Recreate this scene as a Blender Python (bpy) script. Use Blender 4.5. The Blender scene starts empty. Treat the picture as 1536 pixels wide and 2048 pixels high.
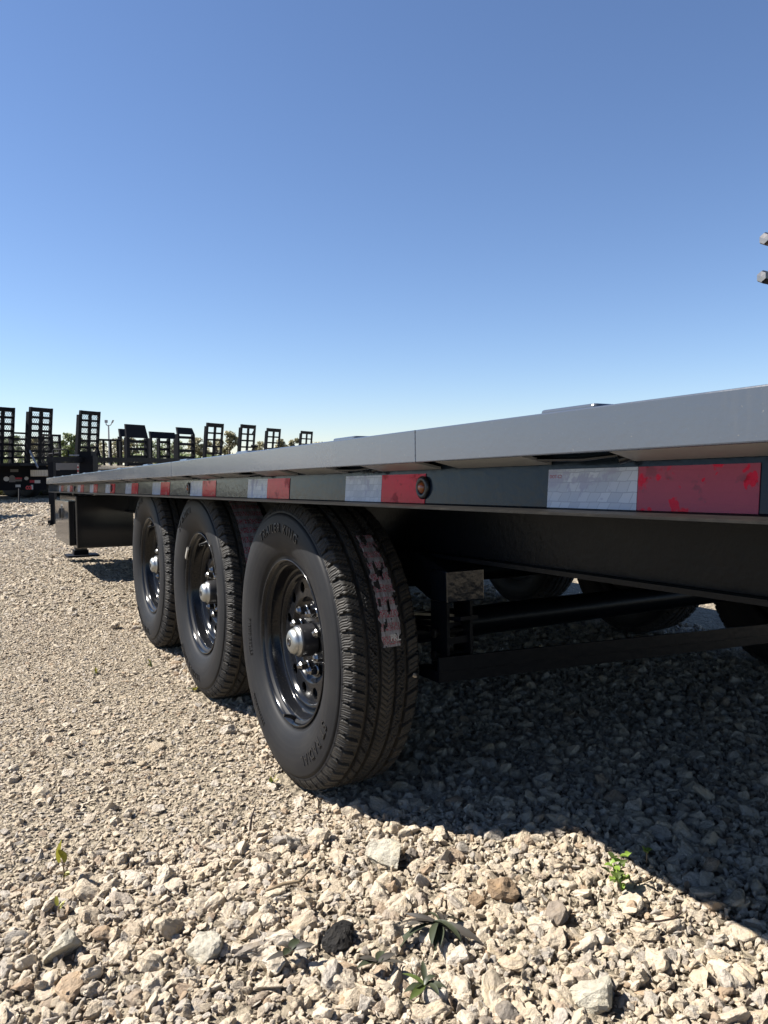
import bpy, bmesh, math, random
import numpy as np
from mathutils import Vector, Matrix, noise, geometry
R = math.radians
rng = np.random.default_rng(7)
random.seed(7)
sc = bpy.context.scene
col = sc.collection

# ------------------------------------------------------------------ camera
CAM_H = 0.863
YAW, PITCH, FPX = 0.506, -0.0653, 1502.0
cd = bpy.data.cameras.new('camera')
cam = bpy.data.objects.new('camera', cd)
col.objects.link(cam)
cam.location = (0, 0, CAM_H)
cam.rotation_euler = (math.pi/2 + PITCH, 0, -YAW)
cd.sensor_fit = 'VERTICAL'
cd.sensor_height = 36.0
cd.lens = FPX/2048*36.0
cd.clip_start = 0.02
cd.clip_end = 3000
sc.camera = cam

# ------------------------------------------------------------------ sky, sun, exposure
SUN = Vector((-0.76, 0.50, 1.0)).normalized()
elev = math.asin(SUN.z)
azim = math.atan2(SUN.x, SUN.y)
w = bpy.data.worlds.new('World')
sc.world = w
w.use_nodes = True
nt = w.node_tree
nt.nodes.clear()
sky = nt.nodes.new('ShaderNodeTexSky')
sky.sky_type = 'NISHITA'
sky.sun_disc = False
sky.sun_elevation = elev
sky.sun_rotation = azim
sky.altitude = 200
sky.air_density = 1.0
sky.dust_density = 0.0
sky.ozone_density = 6.0
bg = nt.nodes.new('ShaderNodeBackground')
bg.inputs['Strength'].default_value = 0.057
wo = nt.nodes.new('ShaderNodeOutputWorld')
tint = nt.nodes.new('ShaderNodeMix')
tint.data_type = 'RGBA'
tint.blend_type = 'MULTIPLY'
tint.inputs[0].default_value = 1.0
tint.inputs[7].default_value = (1.04, 0.975, 1.0, 1)
nt.links.new(sky.outputs[0], tint.inputs[6])
nt.links.new(tint.outputs[2], bg.inputs[0])
nt.links.new(bg.outputs[0], wo.inputs[0])
sd = bpy.data.lights.new('sun', 'SUN')
sd.energy = 5.0
sd.angle = R(0.53)
sd.color = (1.0, 0.95, 0.87)
sun = bpy.data.objects.new('sun', sd)
col.objects.link(sun)
sun.rotation_euler = (-SUN).to_track_quat('-Z', 'Y').to_euler()
sc.view_settings.view_transform = 'Standard'
sc.view_settings.look = 'None'
sc.view_settings.exposure = 1.4
sc.view_settings.gamma = 1.0
sc.view_settings.use_curve_mapping = False
sc.render.film_transparent = False

# ------------------------------------------------------------------ helpers
FWD = Vector((math.sin(YAW), math.cos(YAW), 0))
RGT = Vector((math.cos(YAW), -math.sin(YAW), 0))
HORIZON = 925.6

def bgpt(px, D):
    """ground point that lies D metres ahead in the picture column px"""
    p = FWD*D + RGT*((px-768.0)*D/FPX)
    return Vector((p.x, p.y, 0))

def zat(py, D):
    return CAM_H - (py-HORIZON)*D/FPX


class MB:
    def __init__(self):
        self.v, self.f, self.s = [], [], []

    def add(self, verts, faces, smooth=False):
        n = len(self.v)
        self.v += [tuple(p) for p in verts]
        self.f += [tuple(i+n for i in q) for q in faces]
        self.s += [smooth]*len(faces)
        return self

    def box(self, x0, x1, y0, y1, z0, z1):
        v = [(x, y, z) for z in (z0, z1) for y in (y0, y1) for x in (x0, x1)]
        return self.add(v, [(0, 2, 3, 1), (4, 5, 7, 6), (0, 1, 5, 4), (2, 6, 7, 3), (0, 4, 6, 2), (1, 3, 7, 5)])

    def obox(self, o, ex, ey, ez):
        """box from corner o along three edge vectors"""
        o, ex, ey, ez = Vector(o), Vector(ex), Vector(ey), Vector(ez)
        v = [o + ex*i + ey*j + ez*k for k in (0, 1) for j in (0, 1) for i in (0, 1)]
        fs = [(0, 2, 3, 1), (4, 5, 7, 6), (0, 1, 5, 4), (2, 6, 7, 3), (0, 4, 6, 2), (1, 3, 7, 5)]
        if ex.cross(ey).dot(ez) < 0:
            fs = [q[::-1] for q in fs]
        return self.add(v, fs)

    def prism(self, pts, vec):
        """planar outline pts extruded along vec"""
        n = len(pts)
        vec = Vector(vec)
        v = [Vector(p) for p in pts] + [Vector(p)+vec for p in pts]
        f = [tuple(range(n))[::-1], tuple(range(n, 2*n))]
        f += [(i, (i+1) % n, (i+1) % n+n, i+n) for i in range(n)]
        return self.add(v, f)

    def tube(self, pts, r, n=8, smooth=True):
        pts = [Vector(p) for p in pts]
        rs = r if isinstance(r, (list, tuple)) else [r]*len(pts)
        v, f = [], []
        for i, p in enumerate(pts):
            d = (pts[min(i+1, len(pts)-1)]-pts[max(i-1, 0)]).normalized()
            a = d.orthogonal().normalized() if i == 0 else (a - d*a.dot(d)).normalized()
            b = d.cross(a)
            for k in range(n):
                t = 2*math.pi*k/n
                v.append(p + (a*math.cos(t)+b*math.sin(t))*rs[i])
        m = len(pts)
        for i in range(m-1):
            for k in range(n):
                f.append((i*n+k, i*n+(k+1) % n, (i+1)*n+(k+1) % n, (i+1)*n+k))
        self.add(v, f, smooth)
        self.add(v[:n], [tuple(range(n))[::-1]])
        self.add(v[-n:], [tuple(range(n))])
        return self

    def lathe(self, prof, n=64, smooth=True, cx=0, cy=0, cz=0, cap=False):
        """profile of (x, r) turned about the X axis"""
        v, f = [], []
        for x, r in prof:
            for k in range(n):
                t = 2*math.pi*k/n
                v.append((cx+x, cy+r*math.sin(t), cz+r*math.cos(t)))
        for i in range(len(prof)-1):
            for k in range(n):
                f.append((i*n+k, (i+1)*n+k, (i+1)*n+(k+1) % n, i*n+(k+1) % n))
        self.add(v, f, smooth)
        if cap:
            self.add(v[:n], [tuple(range(n))])
            self.add(v[-n:], [tuple(range(n))[::-1]])
        return self

    def mesh(self, name, mat):
        me = bpy.data.meshes.new(name)
        me.from_pydata(self.v, [], self.f)
        me.polygons.foreach_set('use_smooth', self.s)
        if mat:
            me.materials.append(mat)
        me.update()
        return me

    def build(self, name, mat, parent=None, label=None, bevel=0, kind=None):
        o = bpy.data.objects.new(name, self.mesh(name, mat))
        col.objects.link(o)
        if parent:
            o.parent = parent
        if label:
            o['label'] = label
        if kind:
            o['kind'] = kind
        if bevel:
            m = o.modifiers.new('edge', 'BEVEL')
            m.width = bevel
            m.segments = 2
            m.limit_method = 'ANGLE'
            m.angle_limit = R(40)
        return o


def tag(o, label, cat, group=None):
    o['label'] = label
    o['category'] = cat
    if group:
        o['group'] = group
    return o


def empty(name, loc=(0, 0, 0), label=None, cat=None, group=None, rot=(0, 0, 0)):
    o = bpy.data.objects.new(name, None)
    col.objects.link(o)
    o.location = loc
    o.rotation_euler = rot
    o.empty_display_size = 0.2
    if label:
        tag(o, label, cat, group)
    return o


def dup(o, parent=None):
    c = o.copy()
    col.objects.link(c)
    if parent:
        c.parent = parent
    return c


def dup_tree(o, parent=None):
    c = dup(o, parent)
    for ch in list(o.children):
        dup_tree(ch, c)
    return c


def text_verts(txt, size, extrude, bold=0.0, spacing=1.0):
    cu = bpy.data.curves.new('t', 'FONT')
    cu.body = txt
    cu.size = size
    cu.extrude = extrude
    cu.offset = bold
    cu.space_character = spacing
    cu.resolution_u = 3
    o = bpy.data.objects.new('t', cu)
    col.objects.link(o)
    bpy.context.view_layer.update()
    dg = bpy.context.evaluated_depsgraph_get()
    me = bpy.data.meshes.new_from_object(o.evaluated_get(dg))
    v = [tuple(p.co) for p in me.vertices]
    f = [tuple(p.vertices) for p in me.polygons]
    bpy.data.objects.remove(o)
    bpy.data.curves.remove(cu)
    bpy.data.meshes.remove(me)
    return v, f


# ------------------------------------------------------------------ materials
class NT:
    def __init__(self, name):
        self.m = bpy.data.materials.new(name)
        self.m.use_nodes = True
        self.t = self.m.node_tree
        self.b = self.t.nodes['Principled BSDF']

    def n(self, typ, **kw):
        nd = self.t.nodes.new(typ)
        for k, v in kw.items():
            if k.startswith('i_'):
                key = k[2:]
                nd.inputs[int(key) if key.isdigit() else key].default_value = v
            else:
                setattr(nd, k, v)
        return nd

    def l(self, a, b):
        self.t.links.new(a, b)

    def coord(self, what='Object'):
        return self.n('ShaderNodeTexCoord').outputs[what]

    def noise(self, scale, detail=4, rough=0.55, vec=None, out='Fac'):
        nd = self.n('ShaderNodeTexNoise')
        nd.inputs['Scale'].default_value = scale
        nd.inputs['Detail'].default_value = detail
        nd.inputs['Roughness'].default_value = rough
        if vec is not None:
            self.l(vec, nd.inputs['Vector'])
        return nd.outputs[out]

    def ramp(self, fac, stops, interp='LINEAR'):
        nd = self.n('ShaderNodeValToRGB')
        cr = nd.color_ramp
        cr.interpolation = interp
        while len(cr.elements) < len(stops):
            cr.elements.new(0.5)
        for e, (p, c) in zip(cr.elements, stops):
            e.position = p
            e.color = (*c, 1) if len(c) == 3 else c
        self.l(fac, nd.inputs[0])
        return nd.outputs[0]

    def mix(self, a, b, fac, mode='MIX'):
        nd = self.n('ShaderNodeMix', data_type='RGBA', blend_type=mode)
        for sock, v in ((nd.inputs[0], fac), (nd.inputs[6], a), (nd.inputs[7], b)):
            if hasattr(v, 'is_output'):
                self.l(v, sock)
            elif isinstance(v, (int, float)):
                sock.default_value = v
            else:
                sock.default_value = (*v, 1)
        return nd.outputs[2]

    def math(self, op, a, b=0.0, c=0.0):
        nd = self.n('ShaderNodeMath', operation=op)
        for i, v in enumerate((a, b, c)):
            if hasattr(v, 'is_output'):
                self.l(v, nd.inputs[i])
            else:
                nd.inputs[i].default_value = v
        return nd.outputs[0]

    def bump(self, h, strength=0.3, dist=0.01):
        nd = self.n('ShaderNodeBump')
        nd.inputs['Strength'].default_value = strength
        nd.inputs['Distance'].default_value = dist
        self.l(h, nd.inputs['Height'])
        self.l(nd.outputs[0], self.b.inputs['Normal'])
        return nd

    def set(self, **kw):
        names = dict(color='Base Color', rough='Roughness', metal='Metallic', spec='Specular IOR Level',
                     coat='Coat Weight', coatr='Coat Roughness', trans='Transmission Weight', sub='Subsurface Weight')
        for k, v in kw.items():
            s = self.b.inputs[names[k]]
            if hasattr(v, 'is_output'):
                self.l(v, s)
            elif isinstance(v, tuple):
                s.default_value = (*v, 1)
            else:
                s.default_value = v
        return self


def paint(name, c, rough, var=0.15, peel=0.0, peel_scale=120, coat=0.0, dust=0.0, spec=0.5):
    a = NT(name)
    co = a.coord()
    n1 = a.noise(6, 5, 0.6, co)
    base = a.mix(tuple(x*(1-var) for x in c), tuple(min(1, x*(1+var)) for x in c), n1)
    if dust:
        n2 = a.noise(23, 6, 0.7, co)
        msk = a.ramp(n2, [(0.45, (0, 0, 0)), (0.75, (1, 1, 1))])
        base = a.mix(base, (0.30, 0.27, 0.22), a.math('MULTIPLY', msk, dust))
    rn = a.noise(15, 4, 0.6, co)
    a.set(color=base, rough=a.math('ADD', rough*0.8, a.math('MULTIPLY', rn, rough*0.4)), coat=coat, spec=spec)
    a.b.inputs['Coat Roughness'].default_value = 0.06
    if peel:
        big = a.noise(peel_scale, 2, 0.5, co)
        a.bump(big, peel, 0.004)
    return a.m


M = {}
M['rail'] = paint('grey enamel on the rail', (0.046, 0.053, 0.067), 0.20, 0.06, 0.10, 140, 0.4, 0.02)
a = NT('grey enamel on the rail')
co = a.coord()
n1 = a.noise(5, 5, 0.6, co)
mp = a.n('ShaderNodeMapping')
mp.inputs['Scale'].default_value = (60, 26, 4)
a.l(co, mp.inputs[0])
stk = a.noise(1.0, 4, 0.65, mp.outputs[0])
spk = a.noise(210, 3, 0.6, co)
base = a.mix((0.046, 0.055, 0.073), (0.052, 0.061, 0.080), n1)
base = a.mix(base, (0.085, 0.085, 0.085), a.math('MULTIPLY', a.ramp(stk, [(0.58, (0, 0, 0)), (0.78, (1, 1, 1))]), 0.35))
base = a.mix(base, (0.16, 0.15, 0.13), a.math('MULTIPLY', a.ramp(spk, [(0.68, (0, 0, 0)), (0.76, (1, 1, 1))]), 0.5))
a.set(color=base, rough=a.math('ADD', 0.13, a.math('MULTIPLY', stk, 0.16)), coat=0.3)
a.b.inputs['Coat Roughness'].default_value = 0.08
a.bump(a.math('ADD', a.noise(120, 2, 0.5, co), a.math('MULTIPLY', a.noise(9, 2, 0.5, co), 1.5)), 0.05, 0.004)
M['rail'] = a.m
M['channel'] = paint('charcoal enamel on the channel', (0.012, 0.019, 0.030), 0.16, 0.06, 0.10, 60, 0.0, 0.0, 0.17)
M['flange'] = paint('worn charcoal enamel on the flange', (0.009, 0.0085, 0.008), 0.5, 0.2, 0.1, 90, 0.0, 0.03, 0.15)
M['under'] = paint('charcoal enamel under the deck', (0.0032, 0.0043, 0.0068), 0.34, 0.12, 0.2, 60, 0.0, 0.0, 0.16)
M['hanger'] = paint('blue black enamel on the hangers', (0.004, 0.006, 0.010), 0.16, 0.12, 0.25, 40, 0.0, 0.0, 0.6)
M['gusset'] = paint('bounce lit enamel on the brackets', (0.25, 0.255, 0.26), 0.5, 0.06, 0.05, 80, 0.0, 0.0, 0.4)  # charcoal paint made pale: light bounced off the gravel is in the colour
M['black'] = paint('black paint', (0.009, 0.010, 0.013), 0.34, 0.2, 0.15, 50, 0.2, 0.02)
M['toolbox'] = paint('black powder coat', (0.013, 0.0135, 0.015), 0.12, 0.1, 0.02, 60, 0.0, 0.0, 0.42)
M['bgblack'] = paint('black trailer paint', (0.0042, 0.005, 0.0075), 0.6, 0.25, 0.0, 50, 0.0, 0.0, 0.12)
M['bggrey'] = paint('grey panel paint', (0.12, 0.115, 0.11), 0.6)
M['pole'] = paint('galvanised pole', (0.22, 0.23, 0.25), 0.5)


def metal(name, c, rough, bump=0.0):
    a = NT(name)
    co = a.coord()
    n1 = a.noise(40, 4, 0.6, co)
    a.set(color=a.mix(tuple(x*0.85 for x in c), c, n1), metal=1.0,
          rough=a.math('ADD', rough*0.7, a.math('MULTIPLY', n1, rough*0.6)))
    if bump:
        a.bump(n1, bump, 0.002)
    return a.m


M['zinc'] = metal('zinc plated steel', (0.40, 0.41, 0.40), 0.40)
M['chrome'] = metal('bright nut plating', (0.22, 0.22, 0.22), 0.24)
M['steel'] = metal('plain steel', (0.25, 0.25, 0.25), 0.35)
M['bolt'] = metal('weathered bolt plating', (0.42, 0.36, 0.30), 0.30)
M['lead'] = metal('balance weight', (0.62, 0.60, 0.56), 0.45)

a = NT('gloss black wheel enamel')
co = a.coord()
sp = a.noise(160, 3, 0.6, co)
dm = a.ramp(sp, [(0.60, (0, 0, 0)), (0.72, (1, 1, 1))])
a.set(color=a.mix((0.006, 0.0065, 0.008), (0.06, 0.055, 0.045), a.math('MULTIPLY', dm, 0.2)), rough=0.14, coat=0.0, spec=0.26)
a.b.inputs['Coat Roughness'].default_value = 0.04
M['rim'] = a.m
M['drum'] = paint('cast iron drum', (0.012, 0.012, 0.012), 0.7)
M['hub'] = paint('black hub casting', (0.012, 0.012, 0.014), 0.38, 0.2, 0.1, 200)

# tyre rubber: sidewall with dusty bloom
a = NT('tyre sidewall rubber')
co = a.coord()
n1 = a.noise(9, 6, 0.65, co)
n2 = a.noise(60, 5, 0.7, co)
geo = a.n('ShaderNodeSeparateXYZ')
a.l(co, geo.inputs[0])
rr = a.math('SQRT', a.math('ADD', a.math('MULTIPLY', geo.outputs[1], geo.outputs[1]), a.math('MULTIPLY', geo.outputs[2], geo.outputs[2])))
rings = a.n('ShaderNodeTexNoise', noise_dimensions='1D')
rings.inputs['Scale'].default_value = 90
rings.inputs['Detail'].default_value = 3
a.l(rr, rings.inputs['W'])
dustm = a.ramp(a.math('ADD', a.math('MULTIPLY', n1, 0.7), a.math('MULTIPLY', rings.outputs[0], 0.35)), [(0.42, (0, 0, 0)), (0.78, (1, 1, 1))])
base = a.mix((0.010, 0.0105, 0.0125), (0.022, 0.0215, 0.021), a.math('MULTIPLY', dustm, 0.7))
a.set(color=base, rough=0.55, spec=0.16)
a.bump(a.math('ADD', a.math('MULTIPLY', rings.outputs[0], 0.6), a.math('MULTIPLY', n2, 0.4)), 0.25, 0.002)
M['tyre'] = a.m

a = NT('tyre tread rubber')
co = a.coord()
n1 = a.noise(14, 6, 0.7, co)
n2 = a.noise(220, 5, 0.7, co)
n3 = a.noise(55, 5, 0.7, co)
dustm = a.ramp(n1, [(0.4, (0, 0, 0)), (0.72, (1, 1, 1))])
base = a.mix((0.016, 0.0155, 0.015), (0.062, 0.054, 0.043), a.math('MULTIPLY', dustm, 0.6))
spk = a.ramp(n2, [(0.66, (0, 0, 0)), (0.74, (1, 1, 1))])
base = a.mix(base, (0.15, 0.13, 0.10), a.math('MULTIPLY', spk, 0.35))
a.set(color=base, rough=0.62, spec=0.35)
a.bump(a.math('ADD', n3, a.math('MULTIPLY', n2, 0.3)), 0.5, 0.003)
M['tread'] = a.m
M['letter'] = paint('raised rubber letter', (0.009, 0.009, 0.010), 0.45)


def tape_mat(name, c1, c2, blot, metal_=0.0, cells=1.0, glare=None):
    a = NT(name)
    co = a.coord()
    mp = a.n('ShaderNodeMapping')
    mp.inputs['Rotation'].default_value = (0, R(90), 0)
    sp = a.n('ShaderNodeSeparateXYZ')
    a.l(co, sp.inputs[0])
    cmb = a.n('ShaderNodeCombineXYZ')
    # slanted tiles: shear y by z
    wob = a.noise(40, 2, 0.5, co)
    a.l(a.math('ADD', a.math('ADD', sp.outputs[1], a.math('MULTIPLY', sp.outputs[2], 0.55)), a.math('MULTIPLY', wob, 0.006)), cmb.inputs[0])
    a.l(a.math('ADD', sp.outputs[2], a.math('MULTIPLY', wob, 0.004)), cmb.inputs[1])
    bk = a.n('ShaderNodeTexBrick')
    bk.inputs['Scale'].default_value = 1.0
    bk.inputs['Brick Width'].default_value = 0.017
    bk.inputs['Row Height'].default_value = 0.0125
    bk.inputs['Mortar Size'].default_value = 0.0006
    bk.inputs['Mortar Smooth'].default_value = 0.3
    bk.inputs['Bias'].default_value = 0.0
    bk.inputs['Color1'].default_value = (*c1, 1)
    bk.inputs['Color2'].default_value = (*c2, 1)
    bk.inputs['Mortar'].default_value = (*[x*(1-0.28*cells) for x in c1], 1)
    bk.offset = 0.37
    a.l(cmb.outputs[0], bk.inputs['Vector'])
    n1 = a.noise(26, 5, 0.65, co)
    m1 = a.ramp(n1, [(0.56, (0, 0, 0)), (0.60, (1, 1, 1))])
    base = a.mix(bk.outputs[0], blot, a.math('MULTIPLY', m1, 0.75))
    n2 = a.noise(70, 4, 0.6, co)
    if glare:
        # pale sky glare painted on the piece nearest the tail, broken into patches
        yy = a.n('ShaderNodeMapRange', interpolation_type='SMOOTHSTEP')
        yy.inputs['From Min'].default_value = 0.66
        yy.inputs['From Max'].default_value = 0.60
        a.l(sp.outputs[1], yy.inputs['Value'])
        glare_patch = a.ramp(a.noise(17, 4, 0.6, co), [(0.42, (0, 0, 0)), (0.45, (1, 1, 1))])
        glare_patch2 = a.ramp(a.noise(34, 3, 0.55, co), [(0.40, (0, 0, 0)), (0.425, (1, 1, 1))])
        k_ = a.math('MULTIPLY', a.math('MULTIPLY', glare_patch, glare_patch2), a.math('ADD', a.math('MULTIPLY', yy.outputs[0], 0.55), 0.03))
        base = a.mix(base, glare, k_)
    a.set(color=base, rough=a.math('ADD', 0.10, a.math('MULTIPLY', m1, 0.25)), coat=0.0, metal=metal_, spec=0.08)
    a.bump(a.math('ADD', a.math('MULTIPLY', bk.outputs['Fac'], cells), n2), 0.12, 0.002)
    return a.m


M['tape_white'] = tape_mat('white reflective tape', (0.38, 0.41, 0.47), (0.50, 0.53, 0.58), (0.32, 0.33, 0.42), 0.0, 0.5)
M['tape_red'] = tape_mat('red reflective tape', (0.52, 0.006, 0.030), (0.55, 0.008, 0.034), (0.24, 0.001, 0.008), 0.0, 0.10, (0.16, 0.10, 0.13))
a = NT('amber lens')
a.set(color=(0.24, 0.055, 0.008), rough=0.2, coat=0.3)
M['amber'] = a.m
M['rubber'] = paint('black rubber grommet', (0.01, 0.01, 0.011), 0.35)
M['red_print'] = paint('red print', (0.30, 0.012, 0.025), 0.6)
M['white_print'] = paint('white print', (0.45, 0.44, 0.42), 0.6)
M['redlens'] = paint('red lens', (0.55, 0.02, 0.04), 0.25)
M['magenta'] = paint('magenta tag', (0.65, 0.03, 0.16), 0.5)

# paper label stuck to a tread
a = NT('printed paper label')
co = a.coord('UV')
sp = a.n('ShaderNodeSeparateXYZ')
a.l(co, sp.inputs[0])
wv = a.n('ShaderNodeTexNoise')
wv.inputs['Scale'].default_value = 1.0
wv.inputs['Detail'].default_value = 3
mp = a.n('ShaderNodeMapping')
mp.inputs['Scale'].default_value = (22, 70, 1)
a.l(co, mp.inputs[0])
a.l(mp.outputs[0], wv.inputs['Vector'])
ink = a.ramp(wv.outputs[0], [(0.50, (0, 0, 0)), (0.53, (1, 1, 1))])
bands = a.n('ShaderNodeTexWave', wave_type='BANDS', bands_direction='Y')
bands.inputs['Scale'].default_value = 3.0
bands.inputs['Distortion'].default_value = 0.6
a.l(co, bands.inputs['Vector'])
bm_ = a.ramp(bands.outputs[0], [(0.30, (0, 0, 0)), (0.36, (1, 1, 1))])
redmask = a.math('MULTIPLY', ink, bm_)
dirt = a.noise(8, 6, 0.7, co)
dm = a.ramp(dirt, [(0.40, (1, 1, 1)), (0.60, (0, 0, 0))])
base = a.mix((0.30, 0.295, 0.31), (0.34, 0.012, 0.04), redmask)
base = a.mix(base, (0.07, 0.065, 0.06), a.math('MULTIPLY', dm, 0.7))
a.set(color=base, rough=0.6)
a.bump(dirt, 0.6, 0.004)
M['paper'] = a.m

# stone
def stone_mat(name, cols, rel=1.0):
    a = NT(name)
    oi = a.n('ShaderNodeObjectInfo')
    co = a.coord()
    off = a.n('ShaderNodeVectorMath', operation='ADD')
    a.l(co, off.inputs[0])
    sc_ = a.n('ShaderNodeVectorMath', operation='SCALE')
    sc_.inputs[0].default_value = (37, 19, 53)
    a.l(oi.outputs['Random'], sc_.inputs['Scale'])
    a.l(sc_.outputs[0], off.inputs[1])
    v = off.outputs[0]
    c0 = a.ramp(oi.outputs['Random'], cols, 'LINEAR')
    n1 = a.noise(1.6, 6, 0.65, v)
    n2 = a.noise(7, 8, 0.72, v)
    var = a.ramp(n1, [(0.30, (0.70, 0.68, 0.66)), (0.5, (1, 1, 1)), (0.72, (1.0, 0.93, 0.80))])
    base = a.mix(c0, var, 1.0, 'MULTIPLY')
    pit = a.ramp(n2, [(0.30, (0.62, 0.58, 0.52)), (0.45, (1, 1, 1))])
    base = a.mix(base, pit, 0.75, 'MULTIPLY')
    a.set(color=base, rough=0.9, spec=0.2)
    a.bump(a.math('ADD', a.math('MULTIPLY', n1, 0.6), a.math('MULTIPLY', n2, 0.55)), 0.55*rel, 0.25)
    return a.m


CREAM = [(0.0, (0.476, 0.402, 0.305)), (0.14, (0.534, 0.456, 0.355)), (0.30, (0.445, 0.368, 0.275)), (0.44, (0.576, 0.502, 0.405)),
         (0.58, (0.493, 0.416, 0.314)), (0.70, (0.550, 0.483, 0.395)), (0.78, (0.440, 0.395, 0.341)), (0.86, (0.391, 0.354, 0.307)),
         (0.91, (0.336, 0.253, 0.181)), (0.94, (0.436, 0.330, 0.230)), (0.97, (0.234, 0.206, 0.178)), (1.0, (0.515, 0.439, 0.339))]
M['stone'] = stone_mat('crushed limestone', CREAM)
M['darkstone'] = stone_mat('dark slag', [(0, (0.051, 0.048, 0.047)), (1, (0.060, 0.057, 0.054))], 1.6)
M['brownstone'] = stone_mat('rusty sandstone', [(0, (0.285, 0.205, 0.135)), (1, (0.30, 0.215, 0.14))])
M['palestone'] = stone_mat('pale limestone', [(0, (0.45, 0.42, 0.345)), (1, (0.47, 0.43, 0.355))])

# ground between the stones
a = NT('gravel fines')
co = a.coord()
n1 = a.noise(0.8, 5, 0.6, co)
n2 = a.noise(140, 4, 0.7, co)
vo = a.n('ShaderNodeTexVoronoi', feature='F1')
vo.inputs['Scale'].default_value = 55
vo.inputs['Randomness'].default_value = 1
a.l(co, vo.inputs['Vector'])
vb = a.n('ShaderNodeTexVoronoi', feature='F1')
vb.inputs['Scale'].default_value = 16
a.l(co, vb.inputs['Vector'])
base = a.mix((0.265, 0.235, 0.188), (0.345, 0.31, 0.255), n1)
base = a.mix(base, a.ramp(n2, [(0.25, (0.55, 0.52, 0.48)), (0.6, (1.05, 1.02, 0.98))]), 0.8, 'MULTIPLY')
vc = a.ramp(vo.outputs['Color'], [(0.0, (0.75, 0.72, 0.68)), (1.0, (1.15, 1.12, 1.05))])
base = a.mix(base, vc, 0.8, 'MULTIPLY')
a.set(color=base, rough=0.95, spec=0.15)
h = a.math('ADD', a.math('MULTIPLY', vo.outputs['Distance'], -1.0), a.math('MULTIPLY', vb.outputs['Distance'], -1.6))
a.bump(a.math('ADD', h, a.math('MULTIPLY', n2, 0.5)), 1.0, 0.02)
M['ground'] = a.m

# plants
def leaf_mat(name, c1, c2, transl=0.25, scale=30):
    a = NT(name)
    co = a.coord()
    n1 = a.noise(scale, 4, 0.6, co)
    base = a.mix(c1, c2, n1)
    a.set(color=base, rough=0.45, spec=0.4)
    tr = a.n('ShaderNodeBsdfTranslucent')
    a.l(base, tr.inputs[0])
    mx = a.n('ShaderNodeMixShader')
    mx.inputs[0].default_value = transl
    a.l(a.b.outputs[0], mx.inputs[1])
    a.l(tr.outputs[0], mx.inputs[2])
    a.l(mx.outputs[0], a.t.nodes['Material Output'].inputs[0])
    return a.m


M['leaf_bright'] = leaf_mat('bright green leaf', (0.162, 0.275, 0.041), (0.275, 0.373, 0.081), 0.4)
M['leaf_olive'] = leaf_mat('yellow green leaf', (0.204, 0.204, 0.031), (0.306, 0.275, 0.041), 0.35)
M['leaf_dark'] = leaf_mat('dark weed leaf', (0.027, 0.038, 0.020), (0.050, 0.054, 0.032), 0.15)
M['leaf_purple'] = leaf_mat('purple weed leaf', (0.051, 0.038, 0.038), (0.066, 0.066, 0.051), 0.15)
M['leaf_mid'] = leaf_mat('mid green leaf', (0.060, 0.096, 0.024), (0.120, 0.144, 0.048), 0.3)
M['dry'] = leaf_mat('dry stem', (0.144, 0.102, 0.060), (0.228, 0.174, 0.108), 0.1)
M['twig'] = leaf_mat('dark twig', (0.030, 0.021, 0.017), (0.054, 0.036, 0.030), 0.0)
M['tree_leaf'] = leaf_mat('tree foliage', (0.060, 0.092, 0.029), (0.159, 0.186, 0.066), 0.2, 0.8)
M['tree_leaf2'] = leaf_mat('autumn tree foliage', (0.144, 0.144, 0.066), (0.240, 0.204, 0.107), 0.2, 0.8)
M['bark'] = paint('bark', (0.10, 0.085, 0.07), 0.9)
M['grass'] = leaf_mat('rough grass', (0.072, 0.090, 0.024), (0.156, 0.150, 0.060), 0.3, 3)
a = NT('sawn deck timber')
co = a.coord()
wv = a.n('ShaderNodeTexWave')
wv.inputs['Scale'].default_value = 6
wv.inputs['Distortion'].default_value = 6
a.l(co, wv.inputs['Vector'])
a.set(color=a.mix((0.42, 0.36, 0.27), (0.52, 0.46, 0.36), wv.outputs[0]), rough=0.8)
M['wood'] = a.m

# ------------------------------------------------------------------ ground
def zg(x, y):
    """height of the yard surface"""
    z = 0.010*noise.noise((x*1.3+3.1, y*1.3, 0.0)) + 0.007*noise.noise((x*4.1, y*4.1, 5.0))
    d = math.hypot(x, y)
    if d > 9:
        z += 0.05*min(1, (d-9)/15)*noise.noise((x*0.15, y*0.15, 2.0))
    # heap of loose stone pushed up in front of the rear wheel
    z += 0.022*math.exp(-((y-1.15)/0.5)**2)*(1/(1+math.exp(-min(30, max(-30, (x+0.1)*5)))))
    # wheels have settled, their tracks are flat
    for wx in (0.83, 2.98):
        for wy in (1.844, 2.706, 3.569):
            q = ((x-wx)/0.16)**2+((y-wy)/0.2)**2
            if q < 4:
                z *= 1-math.exp(-q*0.8)
    return z


def axis(lo, hi, fine, far):
    a_ = list(np.arange(lo, hi+1e-6, fine))
    s, p = fine*1.3, a_[-1]
    up = []
    while p < far:
        p += s
        s *= 1.22
        up.append(p)
    s, p = fine*1.3, a_[0]
    dn = []
    while p > -far:
        p -= s
        s *= 1.22
        dn.append(p)
    return dn[::-1]+a_+up


xs, ys = axis(-1.5, 3.6, 0.045, 900), axis(0.0, 7.5, 0.045, 900)
gv = [(x, y, zg(x, y)) for y in ys for x in xs]
nx = len(xs)
gf = [(j*nx+i, j*nx+i+1, (j+1)*nx+i+1, (j+1)*nx+i) for j in range(len(ys)-1) for i in range(nx-1)]
ground = MB().add(gv, gf, True).build('ground', M['ground'])
ground['kind'] = 'structure'

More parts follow.
